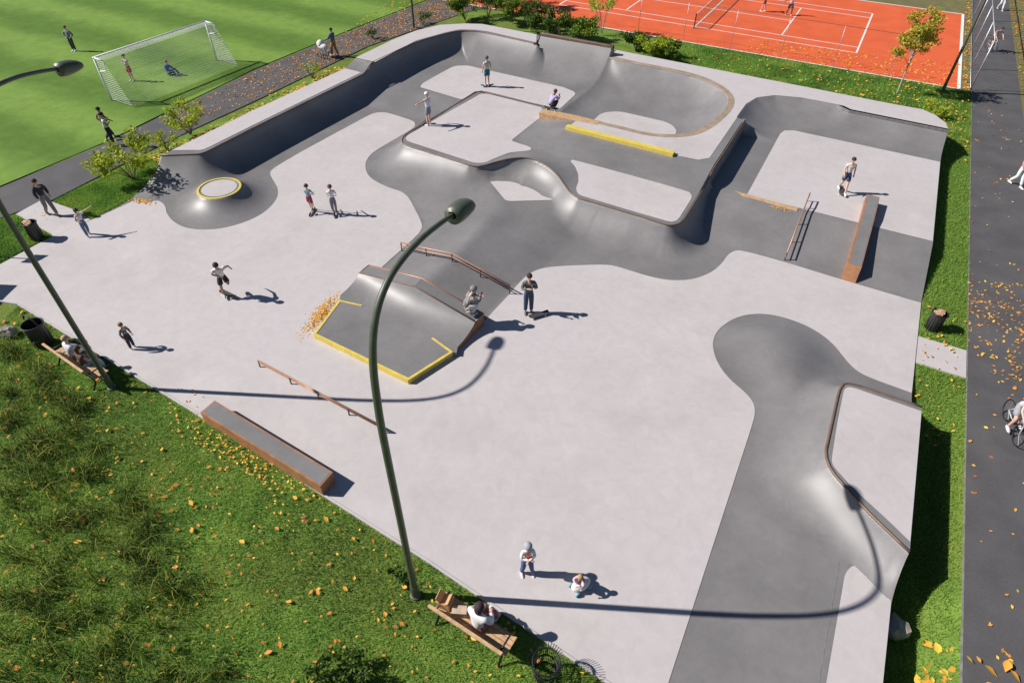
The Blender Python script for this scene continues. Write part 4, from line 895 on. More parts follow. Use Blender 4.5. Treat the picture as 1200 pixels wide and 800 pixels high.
def vnoise(x,y,s,seed=0):
    q=np.random.default_rng(seed); g_=q.random((64,64)); X=(x*s)%63;Y=(y*s)%63; i=X.astype(int);j=Y.astype(int);fx_=X-i;fy_=Y-j; fx_=fx_*fx_*(3-2*fx_);fy_=fy_*fy_*(3-2*fy_)
    i2=(i+1)%64;j2=(j+1)%64
    return (g_[i,j]*(1-fx_)+g_[i2,j]*fx_)*(1-fy_)+(g_[i,j2]*(1-fx_)+g_[i2,j2]*fx_)*fy_
lawn=[tuple(P(-10,385)[:2]),tuple(P(22,357.5)[:2]),tuple(P(230,485)[:2]),tuple(P(386,585)[:2]),tuple(P(500,657)[:2]),tuple(P(712,802)[:2]),tuple(P(740,860)[:2]),tuple(P(-10,860)[:2])]
pts=scatter(lawn,170000); nz=.6*vnoise(pts[:,0],pts[:,1],.75,1)+.4*vnoise(pts[:,0],pts[:,1],2.6,2); nz=np.clip((nz-.5)*1.7+.5,0,1)
blades('lawn_grass',pts,gzn,.045,.009,BLADE,1.6,np.clip(nz*.85+.3*rng.random(len(pts))-.08,0,1))
# long sedge tufts, denser to the lower left
cl_=scatter([tuple(P(-10,395)[:2]),tuple(P(75,440)[:2]),tuple(P(170,600)[:2]),tuple(P(215,640)[:2]),tuple(P(335,860)[:2]),tuple(P(-10,860)[:2])],190)
pp=np.repeat(cl_,30,0)+rng.normal(size=(190*30,2))*.13
blades('long_grass_tufts',pp,gzn,.4,.009,SEDGE,1.25,np.clip(rng.random(len(pp))*.75+.25*rng.random(len(pp)),0,1),.4,2)
pp=np.repeat(scatter([tuple(P(-10,395)[:2]),tuple(P(60,440)[:2]),tuple(P(210,610)[:2]),tuple(P(300,860)[:2]),tuple(P(-10,860)[:2])],170),34,0); pp=pp+rng.normal(size=pp.shape)*.25
blades('rough_grass',pp,gzn,.15,.008,BLADE,1.5,np.clip(.3+.7*rng.random(len(pp)),0,1),.4,2)
ver=[(5.02,3),(6.52,3),(6.52,20.3),(5.02,20.3)]; v2=[(5.02,21.95),(6.52,21.95),(6.52,42),(5.02,42)]
p1=np.concatenate([scatter(ver,26000),scatter(v2,26000)]); blades('verge_grass',p1,gzn,.09,.012,BLADE,1.2,np.clip(.35+.6*rng.random(len(p1)),0,1))
back=[(-33,41.1),(5,41.4),(6.5,36),(6.5,cy0-.1),(-20,cy0-.1),(-33,cy0-.1)]
p1=scatter([(-14,41.2),(6.5,41.2),(6.5,cy0-.1),(-14,cy0-.1)],60000); blades('back_grass',p1,gzn,.13,.016,BLADE,1.2,np.clip(.1+.75*vnoise(p1[:,0],p1[:,1],.9,5)+.2*rng.random(len(p1)),0,1))
p1=scatter([(-8,40.9),(3.2,40.9),(3.2,42.2),(-8,41.8)],3500); blades('tall_back_grass',p1,gzn,.35,.014,LEAFY,1.0,rng.random(len(p1))*.6,.4,2)
lv=P2([(0,258),(60,238),(50,234.5),(90,216),(200,166),(300,119.5),(420,63),(405,76),(300,124),(199,172),(186,180),(172,212),(150,234),(107,257),(88,246),(61,236.5),(50,240)])
lgr=[tuple(P(x,y)[:2]) for x,y in [(88,245),(62,236),(95,220),(160,190),(196,184),(170,222),(150,235),(107,257)]]
p1=scatter(lgr,20000); blades('left_verge_grass',p1,gzn,.1,.014,BLADE,1.2,np.clip(.25+.6*vnoise(p1[:,0],p1[:,1],1.4,6)+.15*rng.random(len(p1)),0,1))
lgr=[tuple(P(x,y)[:2]) for x,y in [(-40,275),(0,257),(18,252),(60,276),(0,308),(-40,325)]]
p1=scatter(lgr,14000); blades('far_left_grass',p1,gzn,.1,.014,BLADE,1.2,np.clip(.15+.6*vnoise(p1[:,0],p1[:,1],1.4,7)+.2*rng.random(len(p1)),0,1))
# fallen leaves
def leaves(name,pts,size,zf,dz=.03,tb=(0,1)):
    n=len(pts); z=zf(pts[:,0],pts[:,1])+dz; a=rng.random(n)*6.283; s=size*(.6+.8*rng.random(n)); c=np.stack([pts[:,0],pts[:,1],z],1)
    u=np.stack([np.cos(a),np.sin(a),(rng.random(n)-.5)*.7],1)*s[:,None]; v=np.stack([-np.sin(a),np.cos(a),(rng.random(n)-.5)*1.0],1)*(s*.55)[:,None]; up=np.stack([0*a,0*a,s*.25*rng.random(n)],1)
    V=np.stack([c-u,c+v+up,c+u,c-v+up,c+u*.45+v*.8+up,c+u*.45-v*.8+up],1).reshape(-1,3); o_=np.arange(n)[:,None]*6
    F=np.concatenate([o_+[0,4,1],o_+[0,2,4],o_+[0,5,2],o_+[0,3,5]],0); t1=tb[0]+(tb[1]-tb[0])*rng.random(n)
    o=npmesh(name,V,F,FALLEN,None,False,np.tile(t1,4)); return tag(o,kind='stuff')
flatz=lambda x,y: np.zeros_like(x)+.02
leaves('lawn_leaves',scatter(lawn,190),.075,gzn,.07,(0,.8)); leaves('small_lawn_leaves',scatter(lawn,520),.042,gzn,.06,(0,.9))
ed=np.concatenate([np.array(lawn[2])+(np.array(lawn[3])-np.array(lawn[2]))*rng.random((190,1))+rng.normal(size=(190,2))*.28+np.array([-.15,-.3])]); leaves('ledge_side_leaves',ed[inpoly(ed[:,0],ed[:,1],lawn)],.045,gzn,.07,(.2,1))
pl_=np.concatenate([scatter([tuple(P(*q)[:2]) for q in [(1133,330),(1200,330),(1200,440),(1185,470),(1133,400)]],260),scatter([(6.6,10),(9.2,10),(9.2,48),(6.6,48)],160),scatter([(6.7,4.5),(9.2,4.5),(9.2,11),(6.7,11.6)],40)]); leaves('path_leaves',pl_,.055,flatz,.01,(.1,1))
leaves('large_right_leaves',np.concatenate([scatter([(5.55,4.5),(6.5,4.5),(6.5,10.8),(5.9,10.6)],80),scatter([(6.6,5.5),(9.2,5.5),(9.2,9.5),(6.6,11.0)],60)]),.12,lambda x,y:gz(np.minimum(x,6.56),y)*(x<6.57)+.02*(x>=6.57),.06,(.4,1)); leaves('verge_leaves',np.concatenate([scatter([(5.3,4),(6.5,4),(6.5,10.6),(5.9,10.6)],60),scatter([(5.1,17),(6.5,17),(6.5,24),(5.1,24)],60)]),.055,gzn,.09,(.3,1))
p_=scatter(P2([(200,131),(300,84),(420,34),(520,-3),(640,-50),(548,14),(430,54),(300,117),(215,157)]),6500); w_=rng.random(len(p_))<np.clip((p_[:,1]-19.5)/22,0.0,.6); leaves('left_path_leaves',p_[w_],.06,flatz,.01,(.05,.75))
strip_=[tuple(P(x,y)[:2]) for x,y in [(205,165),(300,119),(420,62),(414,74),(300,124),(203,172)]]
pw=np.array([-29.6,17.5])+np.stack([rng.normal(size=1500)*.45,rng.random(1500)*15],1); leaves('wall_side_leaves',pw,.085,flatz,.05,(.45,1))
p_=scatter(P2([(430,30),(560,-20),(500,-5),(400,24)]),10); 
leaves('pitch_edge_leaves',scatter(P2([(395,42),(450,5),(500,-20),(560,-35),(520,-4),(420,33)]),350),.07,flatz,.01,(.4,1))
p_=scatter([(-13,44.5),(5.4,43.5),(6.4,43),(6.4,cy0+.2),(-5,cy0),(-13,cy0)],700); w_=rng.random(len(p_))<np.clip((p_[:,0]+12)/14,.05,1); leaves('back_leaves',p_[w_],.07,gzn,.14,(.3,1))
leaves('corner_leaves',scatter([(-3,41.3),(5.2,40.2),(6.4,37),(6.4,44),(-3,44)],330),.065,gzn,.14,(.3,1))
leaves('court_leaves',scatter([(-8,cy0),(cx1,cy0),(cx1,cy0+5),(-8,cy0+3)],650),.07,flatz,.015,(.3,.9))
leaves('court_side_leaves',np.concatenate([scatter([(cx1+.2,cy0),(6.4,cy0),(6.4,75),(cx1+.2,75)],350),scatter([(9.3,20),(11,20),(11,75),(9.3,75)],900)]),.07,gzn,.06,(.1,.9))
def pile(c,n,sx,sy,ang,size,name,hh=.1):
    q=rng.normal(size=(n,2))*[sx,sy]; ca,sa=math.cos(ang),math.sin(ang); pts_=np.stack([c[0]+q[:,0]*ca-q[:,1]*sa,c[1]+q[:,0]*sa+q[:,1]*ca],1); zz=hh*np.exp(-(q[:,0]/sx)**2/2-(q[:,1]/sy)**2/2)*rng.random(n)
    return leaves(name,pts_,size,lambda x,y:zz+c[2],.015,(.35,1))
a=P(397,352.7);b=P(366,393); c=(a+b)/2; pile((c[0]-.28,c[1]+.1,0),650,.55,.16,math.atan2((b-a)[1],(b-a)[0]),.032,'funbox_leaf_pile')
pile((-1.15,27.45,.5),330,.42,.09,-.05,.04,'bank_leaf_pile',.08)
pile((*P(166,236)[:2],.01),90,.32,.1,.3,.05,'left_edge_leaf_pile',.05)
leaves('plaza_leaves',np.concatenate([scatter(P2([(200,455),(250,452),(260,470),(225,485)]),12),scatter(P2([(30,240),(60,240),(70,255),(40,262)]),7)]),.04,flatz,.01,(.2,1))
# ------------------------------------------------------------------ people
DEPS=None
def skin(pts,edges,rad,root=0,sub=1):
    me=bpy.data.meshes.new('tmp'); me.from_pydata([tuple(p) for p in pts],edges,[]); o=bpy.data.objects.new('tmp',me); COL.objects.link(o)
    md=o.modifiers.new('s','SKIN'); md.branch_smoothing=.6
    sv=me.skin_vertices[0].data
    for i,r in enumerate(rad): sv[i].radius=(r,r) if not hasattr(r,'__len__') else r
    for i in range(len(pts)): sv[i].use_root=(i==root)
    if sub: m2=o.modifiers.new('u','SUBSURF'); m2.levels=sub; m2.render_levels=sub
    dg=bpy.context.evaluated_depsgraph_get(); ev=o.evaluated_get(dg); em=ev.to_mesh(); V=[tuple(v.co) for v in em.vertices]; F=[tuple(p.vertices) for p in em.polygons]; ev.to_mesh_clear()
    bpy.data.objects.remove(o); bpy.data.meshes.remove(me); return V,F
SK={'l':(.62,.38,.28),'m':(.42,.24,.16),'d':(.12,.065,.045)}
def cloth(c,pat=None):
    nm='cloth_%02x%02x%02x'%tuple(int(x*255) for x in c)+(pat or '')
    if not pat: return plain(nm,c,.8,var=.1,scale=14)
    def f(nt,b):
        tc=nt.nodes.new('ShaderNodeTexCoord'); ck=N(nt,'ShaderNodeTexChecker',Scale=15.); nt.links.new(tc.outputs['Object'],ck.inputs[0]); ck.inputs[1].default_value=(*c,1); ck.inputs[2].default_value=(*[x*.25 for x in c],1); nt.links.new(ck.outputs[0],b.inputs[0]); b.inputs['Roughness'].default_value=.85
    return nmat(nm,f)
POSE={
 'stand':dict(),
 'walk':dict(kneeL=(-.1,.16,.5),ankL=(-.1,.3,.08),kneeR=(.1,.02,.5),ankR=(.1,-.28,.13),elbL=(-.27,-.12,1.15),wrL=(-.26,.02,.93),elbR=(.27,.1,1.15),wrR=(.25,.28,1.0)),
 'skate':dict(pel=(0,-.05,.82),chest=(.0,.08,1.18),neck=(0,.13,1.38),head=(0,.18,1.53),kneeL=(-.16,.22,.47),ankL=(-.2,.05,.1),kneeR=(.15,.2,.45),ankR=(.22,-.05,.1),elbL=(-.42,.05,1.2),wrL=(-.58,.2,1.28),elbR=(.4,.0,1.12),wrR=(.5,.18,1.02)),
 'push':dict(pel=(0,-.05,.85),chest=(-.03,.12,1.2),neck=(-.04,.2,1.38),head=(-.05,.26,1.52),kneeL=(-.14,.1,.47),ankL=(-.14,.02,.1),kneeR=(.14,.24,.62),ankR=(.13,-.2,.5),elbL=(-.27,.1,1.1),wrL=(-.04,.3,1.06),elbR=(.33,-.14,1.13),wrR=(.4,-.3,.92)),
 'sitb':dict(pel=(0,0,.55),chest=(0,.02,.92),neck=(0,.06,1.1),head=(0,.1,1.25),kneeL=(-.12,.45,.52),ankL=(-.12,.5,.09),kneeR=(.12,.45,.52),ankR=(.12,.5,.09),elbL=(-.27,.12,.78),wrL=(-.12,.34,.68),elbR=(.27,.12,.78),wrR=(.12,.34,.68)),
 'squat':dict(pel=(0,-.1,.28),chest=(0,.06,.6),neck=(0,.15,.76),head=(0,.22,.9),kneeL=(-.2,.28,.48),ankL=(-.14,.08,.08),kneeR=(.2,.28,.48),ankR=(.14,.08,.08),elbL=(-.26,.3,.52),wrL=(-.08,.45,.55),elbR=(.26,.3,.55),wrR=(.1,.42,.68)),
 'floor':dict(pel=(0,0,.13),chest=(0,-.04,.5),neck=(0,0,.68),head=(0,.06,.83),kneeL=(-.14,.38,.4),ankL=(-.12,.68,.07),kneeR=(.14,.36,.42),ankR=(.14,.6,.07),elbL=(-.28,.1,.4),wrL=(-.14,.32,.4),elbR=(.27,.12,.42),wrR=(.12,.34,.42)),
 'face':dict(elbL=(-.26,.12,1.18),wrL=(-.06,.2,1.42),elbR=(.26,.08,1.15),wrR=(.06,.22,1.25)),
 'folded':dict(elbL=(-.22,.08,1.14),wrL=(.02,.25,1.2),elbR=(.22,.08,1.14),wrR=(-.02,.22,1.17),kneeL=(-.13,.03,.5),ankL=(-.18,.02,.08),kneeR=(.12,.02,.5),ankR=(.16,-.05,.08)),
 'reach':dict(elbR=(.46,.12,1.5),wrR=(.68,.2,1.6),elbL=(-.3,.1,1.16),wrL=(-.2,.3,1.1),kneeL=(-.12,.1,.5),ankL=(-.12,.16,.08),kneeR=(.12,0,.5),ankR=(.12,-.12,.1)),
 'point':dict(elbL=(-.45,.06,1.38),wrL=(-.68,.12,1.36),elbR=(.28,.05,1.14),wrR=(.22,.2,1.0)),
 'push_pram':dict(elbL=(-.24,.14,1.14),wrL=(-.16,.42,1.05),elbR=(.24,.14,1.14),wrR=(.16,.42,1.05),kneeL=(-.1,.12,.5),ankL=(-.1,.2,.08),kneeR=(.1,0,.5),ankR=(.1,-.22,.12)),
 'hips':dict(elbL=(-.42,-.02,1.14),wrL=(-.2,.08,1.0),elbR=(.42,-.02,1.14),wrR=(.2,.08,1.0)),
 'cycle':dict(pel=(0,-.2,.95),chest=(0,.08,1.26),neck=(0,.22,1.42),head=(0,.32,1.55),kneeL=(-.12,.2,.8),ankL=(-.12,.05,.42),kneeR=(.12,.16,.62),ankR=(.12,.08,.22),elbL=(-.26,.32,1.15),wrL=(-.22,.55,1.03),elbR=(.26,.32,1.15),wrR=(.22,.55,1.03)),
}
def person(base,face,label,pose='stand',h=1.75,skinc='l',top=(.7,.7,.7),bot=(.05,.06,.1),hair=(.04,.025,.02),shoe=(.5,.5,.5),short=False,sleeve=False,hat=None,pat=None,z=None,kid=False,longhair=False,group=None,printc=None,bag=None,mirror=False):
    d=RGT*math.sin(R_(face))+FWD*math.cos(R_(face)); rz=math.atan2(-d[0],d[1])
    t=empty('person',(base[0],base[1],base[2] if z is None else z),rz,label,'person',group); S=h/1.75
    J=dict(pel=(0,0,.95),chest=(0,0,1.3),neck=(0,.0,1.49),head=(0,.02,1.64),kneeL=(-.1,.03,.5),ankL=(-.11,0,.08),kneeR=(.1,.03,.5),ankR=(.11,0,.08),elbL=(-.26,-.02,1.14),wrL=(-.25,.1,.9),elbR=(.26,-.02,1.14),wrR=(.25,.1,.9)); J.update(POSE[pose])
    J={k:np.array(v,float) for k,v in J.items()}
    if mirror: J={(k[:-1]+('R' if k[-1]=='L' else 'L') if k[-1] in 'LR' else k):v*np.array([-1,1,1]) for k,v in J.items()}
    up=J['chest']-J['pel']; up/=np.linalg.norm(up); sh=.175 if not kid else .16
    J['shL']=J['chest']+np.array([-sh,0,0])+up*.11;J['shR']=J['chest']+np.array([sh,0,0])+up*.11;J['hipL']=J['pel']+np.array([-.09,0,-.04]);J['hipR']=J['pel']+np.array([.09,0,-.04])
    hs_=1.2 if kid else 1.0
    J['waist']=J['pel']*.5+J['chest']*.5
    def sc(p): return tuple(np.array(p)*S)
    # body
    order=['pel','waist','chest','neck','shL','elbL','wrL','shR','elbR','wrR','hipL','kneeL','ankL','hipR','kneeR','ankR']
    rad=[(.13,.11),(.12,.1),(.145,.105),(.05,.05),(.055,.055),(.042,.042),(.028,.028),(.055,.055),(.042,.042),(.028,.028),(.09,.09),(.062,.062),(.044,.044),(.09,.09),(.062,.062),(.044,.044)]
    pts=[J[k] for k in order]; edges=[(0,1),(1,2),(2,3),(2,4),(4,5),(5,6),(2,7),(7,8),(8,9),(0,10),(10,11),(11,12),(0,13),(13,14),(14,15)]
    # head as chain above the neck
    hv=(J['head']-J['neck']); hv/=np.linalg.norm(hv)
    def addp(p,r,e): pts.append(p); rad.append((r,r) if not hasattr(r,'__len__') else r); edges.append((e,len(pts)-1)); return len(pts)-1
    a=addp(J['neck']+hv*.07,.06,3); a=addp(J['head'],(.09*hs_,.098*hs_),a); a=addp(J['head']+hv*.085*hs_,(.07*hs_,.08*hs_),a)
    # feet
    for s_,k in (('L',12),('R',15)):
        A=J['ank'+s_]; b=addp(A+np.array([0,.06,-.045]),.035,k); addp(A+np.array([0,.16,-.055]),.028,b)
    # hands: palm + five fingers
    for s_,k,sx in (('L',6,-1),('R',9,1)):
        W=J['wr'+s_]; E_=J['elb'+s_]; dv_=(W-E_)/np.linalg.norm(W-E_); sd=np.cross(dv_,[0,0,1.]); 
        if np.linalg.norm(sd)<.2: sd=np.array([0,1.,0])
        sd/=np.linalg.norm(sd); nr=np.cross(sd,dv_); pm=addp(W+dv_*.07,(.032,.018),k)
        for q,(o_,l_) in enumerate(((-.026,.06),(-.009,.07),(.009,.066),(.025,.052))):
            f1=addp(W+dv_*(.09)+sd*o_,.009,pm); addp(W+dv_*(.09+l_*.8)+sd*o_*1.3-nr*.025,.008,f1)
        addp(W+dv_*.06+sd*.055*(-sx)-nr*.02,.01,pm)
    V,F=skin([sc(p) for p in pts],edges,[(r[0]*S,r[1]*S) for r in rad])
    hc=J['head']; fwd=np.array([0,1.,0]); b=MB(); b.V=V;b.F=F
    b.ball(sc(hc+np.array([0,.1*hs_,-.005])),(.014*S,.02*S,.02*S),6,4)       # nose
    for sx in (-1,1): b.ball(sc(hc+np.array([sx*.092*hs_,0,-.005])),(.012*S,.022*S,.032*S),6,4)   # ears
    b.ball(sc(hc+np.array([0,.088*hs_,-.045])),(.025*S,.01*S,.008*S),6,4)
    b.build('body',plain('skin_'+skinc,SK[skinc],.55,var=.05),t,True)
    for sx in (-1,1): MB().ball(sc(hc+np.array([sx*.033*hs_,.088*hs_,.012])),.011*S,6,4).build('eye',BLACK,t,True)
    # shirt
    kE=.95 if sleeve else .45
    eL=J['shL']*(1-kE)+J['elbL']*kE; eR=J['shR']*(1-kE)+J['elbR']*kE
    q=[J['pel']-up*.06,J['waist'],J['chest'],J['neck']-hv*.03,J['shL'],eL,J['shR'],eR]; r=[(.18,.15),(.17,.142),(.19,.148),(.075,.075),(.092,.092),(.08,.08),(.092,.092),(.08,.08)]; ed=[(0,1),(1,2),(2,3),(2,4),(4,5),(2,6),(6,7)]
    if sleeve:
        q+=[J['wrL']*.93+J['elbL']*.07,J['wrR']*.93+J['elbR']*.07]; r+=[(.055,.055)]*2; ed+=[(5,8),(7,9)]
    kf=.82 if kid else .96; V,F=skin([sc(p) for p in q],ed,[(x*S*kf,y*S*kf) for x,y in r]); o=mk('shirt',V,F,cloth(top,pat),t,True)
    if printc is not None:
        m_=MB(); m_.box(sc(J['chest']+np.array([0,.135,-.06])),(.15*S,.02,.12*S)); m_.build('shirt_print',cloth(printc),o)
    # trousers
    kk=.85 if short else 1.0
    def leg(s_):
        H_,K,A=J['hip'+s_],J['knee'+s_],J['ank'+s_]
        return [H_,H_*(1-kk)+K*kk] if short else [H_,K,K*.08+A*.92]
    L_=leg('L');Rr=leg('R'); q=[J['pel']]+L_+Rr+[J['pel']+up*.17]; n_=len(L_); r=[(.135,.12)]+([(.12,.12),(.108,.108)] if short else [(.115,.115),(.088,.088),(.07,.07)])*2
    ed=[(0,1)]+[(i,i+1) for i in range(1,n_)]+[(0,n_+1)]+[(i,i+1) for i in range(n_+1,2*n_)]+[(0,2*n_+1)]; r=r+[(.14,.12)]
    V,F=skin([sc(p) for p in q],ed,[(x*S,y*S) for x,y in r],sub=2); mk('shorts' if short else 'trousers',V,F,cloth(bot),t,True)
    for s_ in 'LR':
        A=J['ank'+s_]; m_=MB(); base_=A+np.array([0,.06,-.04]); 
        V=[];
        for yy,w,hh in ((-.09,.03,.05),(-.07,.042,.08),(0,.045,.09),(.08,.05,.055),(.15,.045,.045),(.185,.02,.03)):
            for x,z_ in ((-w,-.04),(w,-.04),(w*.8,hh-.04),(-w*.8,hh-.04)): V.append(sc(A+np.array([x,yy+.03,z_-.035])))
        F=[(i*4+k,i*4+(k+1)%4,(i+1)*4+(k+1)%4,(i+1)*4+k) for i in range(5) for k in range(4)]+[(0,1,2,3),(20,23,22,21)]
        mk('shoe',V,F,cloth(shoe),t,True)
    hb=MB(); hb.ball(sc(hc+np.array([0,-.018,.03])),(.105*hs_*S,.115*hs_*S,.11*hs_*S),14,8,-.25); 
    if longhair: hb.ball(sc(hc+np.array([0,-.07,-.07])),(.09*S,.06*S,.16*S),10,8)
    hb.build('hair',cloth(hair),t,True)
    if hat is not None:
        m_=MB(); m_.ball(sc(hc+np.array([0,-.012,.045])),(.115*hs_*S,.125*hs_*S,.11*hs_*S),14,8,-.1); m_.build('hat',cloth(hat),t,True)
    if bag is not None: MB().ball(sc(J['chest']+np.array([0,-.2,-.05])),(.15*S,.1*S,.22*S),10,8).build('backpack',cloth(bag),t,True)
    return t,S,rz
def board(base,face,label,z=None,tilt=0,dark=True):
    d=RGT*math.sin(R_(face))+FWD*math.cos(R_(face)); rz=math.atan2(-d[0],d[1]); t=empty('skateboard',(base[0],base[1],base[2] if z is None else z),rz,label,'skateboard'); t.rotation_euler[0]=tilt
    V=[];L=[(-.4,.06,.15),(-.36,.09,.13),(-.27,.1,.105),(0,.1,.1),(.27,.1,.105),(.36,.09,.13),(.4,.06,.15)]
    for y,w,z_ in L: V+=[(-w,y,z_),(w,y,z_),(w,y,z_+.014),(-w,y,z_+.014)]
    F=[(i*4+k,i*4+(k+1)%4,(i+1)*4+(k+1)%4,(i+1)*4+k) for i in range(6) for k in range(4)]+[(0,1,2,3),(24,27,26,25)]
    mk('deck',V,F,plain('grip_tape',(.05,.045,.045),.8),t)
    for y in (-.24,.24):
        MB().box((0,y,.07),(.16,.03,.04)).build('truck',STEEL,t)
        for x in (-.08,.08):
            M=Matrix.Translation((x,y,.03)); MB().tube([(x-.017,y,.03),(x+.017,y,.03)],.03,10).build('wheel',WHITE,t,True)
    return t
g_sk='skaters and visitors in the skate park'
W_=(.72,.7,.68)
def S_(x,y,z): return P(x,y,z)
person(P(62,252),125,'man in a dark jacket and grey trousers walking in from the left path','walk',1.76,'l',(.03,.028,.04),(.22,.2,.19),(.03,.02,.015),(.06,.04,.03),sleeve=True,bag=(.09,.04,.04))
person(P(104,276),120,'child in white top and jeans stretching an arm out, near the left bin','reach',1.3,'l',W_,(.1,.17,.25),(.05,.03,.02),(.2,.2,.22),kid=True,longhair=True,mirror=True)
def skater(x,y,zg,face,bface,label,blabel,**k):
    b=P(x,y,zg); board(b,bface,blabel); return person(b,face,label,z=b[2]+.08,**k)
skater(268,347,.0,150,120,'skater in white tee and black shorts riding in the open left plaza','skateboard under the skater in black shorts',pose='push',mirror=True,h=1.75,skinc='m',top=W_,bot=(.03,.03,.035),short=True)
person(P(156,408),110,'child in grey checked jacket standing near the left bench','stand',1.15,'l',(.3,.3,.27),(.03,.03,.05),(.25,.14,.07),kid=True,sleeve=True,pat='k')
def scooter(b,face,label):
    d=RGT*math.sin(R_(face))+FWD*math.cos(R_(face)); rz=math.atan2(-d[0],d[1]); t=empty('kick_scooter',b,rz,label,'scooter')
    MB().box((0,0,.08),(.11,.5,.02)).build('deck',BLACK,t); MB().tube([(0,.3,.1),(0,.22,.85)],.018,6).build('stem',STEEL,t); MB().tube([(-.2,.22,.85),(.2,.22,.85)],.016,6).build('handlebar',BLACK,t)
    for y in (-.28,.33): MB().tube([(-.015,y,.055),(.015,y,.055)],.055,12).build('wheel',BLACK,t,True)
b=P(366,250); person(b,8,'child in blue tee and red shorts riding beside the other child','push_pram',1.35,'l',(.2,.38,.42),(.35,.05,.09),(.06,.04,.03),(.5,.5,.5),True,z=.09,kid=True); scooter(b,8,'kick scooter ridden by the child in red shorts')
b=P(393,252); person(b,350,'child in white tee and grey trousers riding right of the red shorts child','push_pram',1.4,'l',W_,(.2,.2,.22),(.14,.05,.03),(.7,.7,.7),z=.09,kid=True); scooter(b,350,'kick scooter ridden by the child in grey trousers')
skater(571,102,hD,335,80,'skater in cream tee and teal shorts on the back panel','skateboard under the skater in teal shorts',pose='stand',h=1.72,skinc='l',top=(.6,.58,.5),bot=(.03,.16,.2),short=True,hat=(.1,.1,.1))
b=P(503,147,hB); person(b,300,'skater with white cap and grey shorts pointing left on the platform edge','point',1.72,'l',(.66,.64,.7),(.2,.22,.26),(.05,.03,.02),(.75,.7,.7),True,hat=(.75,.74,.7))
board(P(497,146,hB),235,'skateboard tipped over the platform edge beside the white capped skater',tilt=-.5)
b=P(646,129.5,hC); person(b,60,'person in a lavender top sitting on the wooden ledge with a phone','squat',1.7,'d',(.42,.34,.58),(.02,.02,.03),(.15,.04,.03),(.05,.05,.05),sleeve=True,z=hC+.1)
board(b,110,'skateboard on the wooden ledge under the person in lavender',z=hC+.02)
skater(985,226,hE,190,200,'skater in pale pink tee and navy shorts on the raised right deck','skateboard under the skater in navy shorts',pose='walk',h=1.66,skinc='l',top=(.72,.64,.61),bot=(.04,.06,.12),short=True,shoe=(.8,.8,.8))
fz=.62
b=P(549,366,fz); person(b,70,'man in checked shirt and grey beanie sitting on the end of the funbox','squat',1.9,'l',(.33,.31,.29),(.5,.5,.52),(.1,.07,.05),(.3,.3,.3),sleeve=True,hat=(.2,.2,.21),pat='k',z=fz)
person(P(619,366),175,'man in dark checked jacket and jeans standing with hands at his face','face',1.78,'l',(.2,.19,.18),(.035,.06,.12),(.03,.02,.02),(.15,.15,.15),sleeve=True,pat='k')
board(P(631,371),65,'skateboard lying on the plaza at the feet of the man in jeans')
person(P(617,671),165,'child in grey beanie, white printed top and blue jeans at the lower plaza','folded',1.4,'l',(.78,.75,.74),(.06,.11,.28),(.1,.06,.04),(.7,.6,.6),hat=(.34,.34,.38),kid=True,printc=(.55,.08,.06),sleeve=True)
b=P(680,688); person(b,215,'small fair haired child in pink sitting on a pale ride-on toy','squat',1.0,'l',(.62,.42,.5),(.6,.5,.55),(.42,.27,.12),(.8,.8,.8),kid=True,longhair=True,sleeve=True,z=.2)
t=empty('ride_on_toy',b,R_(60),'pale ride-on toy with blue wheels under the small child','toy'); MB().ball((0,0,.17),(.28,.16,.15),14,8).build('body',plain('pale_plastic',(.7,.66,.62),.4),t,True)
for x in(-.19,.19):
    for y in (-.15,.15): MB().tube([(x,y-.02,.07),(x,y+.02,.07)],.07,12).build('wheel',plain('blue_plastic',(.15,.4,.5),.4),t,True)
# bench people
def bsit(bn,off,**k):
    t,c,d,n,ang=bn; p=c+d*off+n*.12; fa=math.degrees(math.atan2(n@RGT,n@FWD)); k.setdefault('pose','sitb'); return person((p[0],p[1],0),fa,z=-.03,**k)
bsit(bn1,.12,label='dark haired person in a white shirt seated on the near bench, seen from behind',h=1.9,top=(.72,.7,.7),bot=(.3,.1,.13),hair=(.04,.02,.025),longhair=True,shoe=(.75,.75,.78),sleeve=True)
bsit(bn2,-.35,label='bald man in a white shirt on the left bench',h=1.78,top=(.6,.62,.65),bot=(.12,.12,.11),hair=(.5,.3,.2),shoe=(.03,.03,.03),sleeve=True)
bsit(bn2,.25,label='person with brown hair and dark top seated right of the bald man',h=1.6,top=(.12,.06,.05),bot=(.35,.5,.55),hair=(.08,.04,.02),longhair=True,shoe=(.1,.1,.1))
g='football players on the pitch'
person(P(88,60),195,'football player in grey with hands on hips on the far pitch','hips',1.62,'l',(.2,.19,.22),(.04,.04,.06),(.15,.08,.04),(.7,.7,.7),group=g,sleeve=True)
person(P(156,95),200,'goalkeeper in white top and red shorts inside the goal','face',1.6,'l',(.5,.5,.42),(.5,.05,.03),(.05,.03,.02),(.5,.5,.5),True,group=g)
person(P(199,88),100,'player in blue sitting on the grass in the goal','floor',1.7,'l',(.04,.08,.4),(.04,.05,.2),(.25,.12,.06),(.6,.6,.6),group=g,sleeve=True)
g='people on the left path'
person(P(130,163),30,'person in brown walking on the left path behind the white capped man','walk',1.72,'d',(.2,.1,.09),(.05,.05,.06),(.02,.02,.02),group=g)
person(P(134,171),60,'man in white tee and black cap on the left path by the shrub','face',1.78,'m',W_,(.02,.02,.025),(.02,.02,.02),hat=(.02,.02,.02),group=g)
b=P(393,66); person(b,300,'man pushing the white pram on the leafy path','push_pram',1.8,'m',(.1,.12,.22),(.35,.2,.08),(.02,.02,.02),(.6,.6,.6),group=g,sleeve=True)
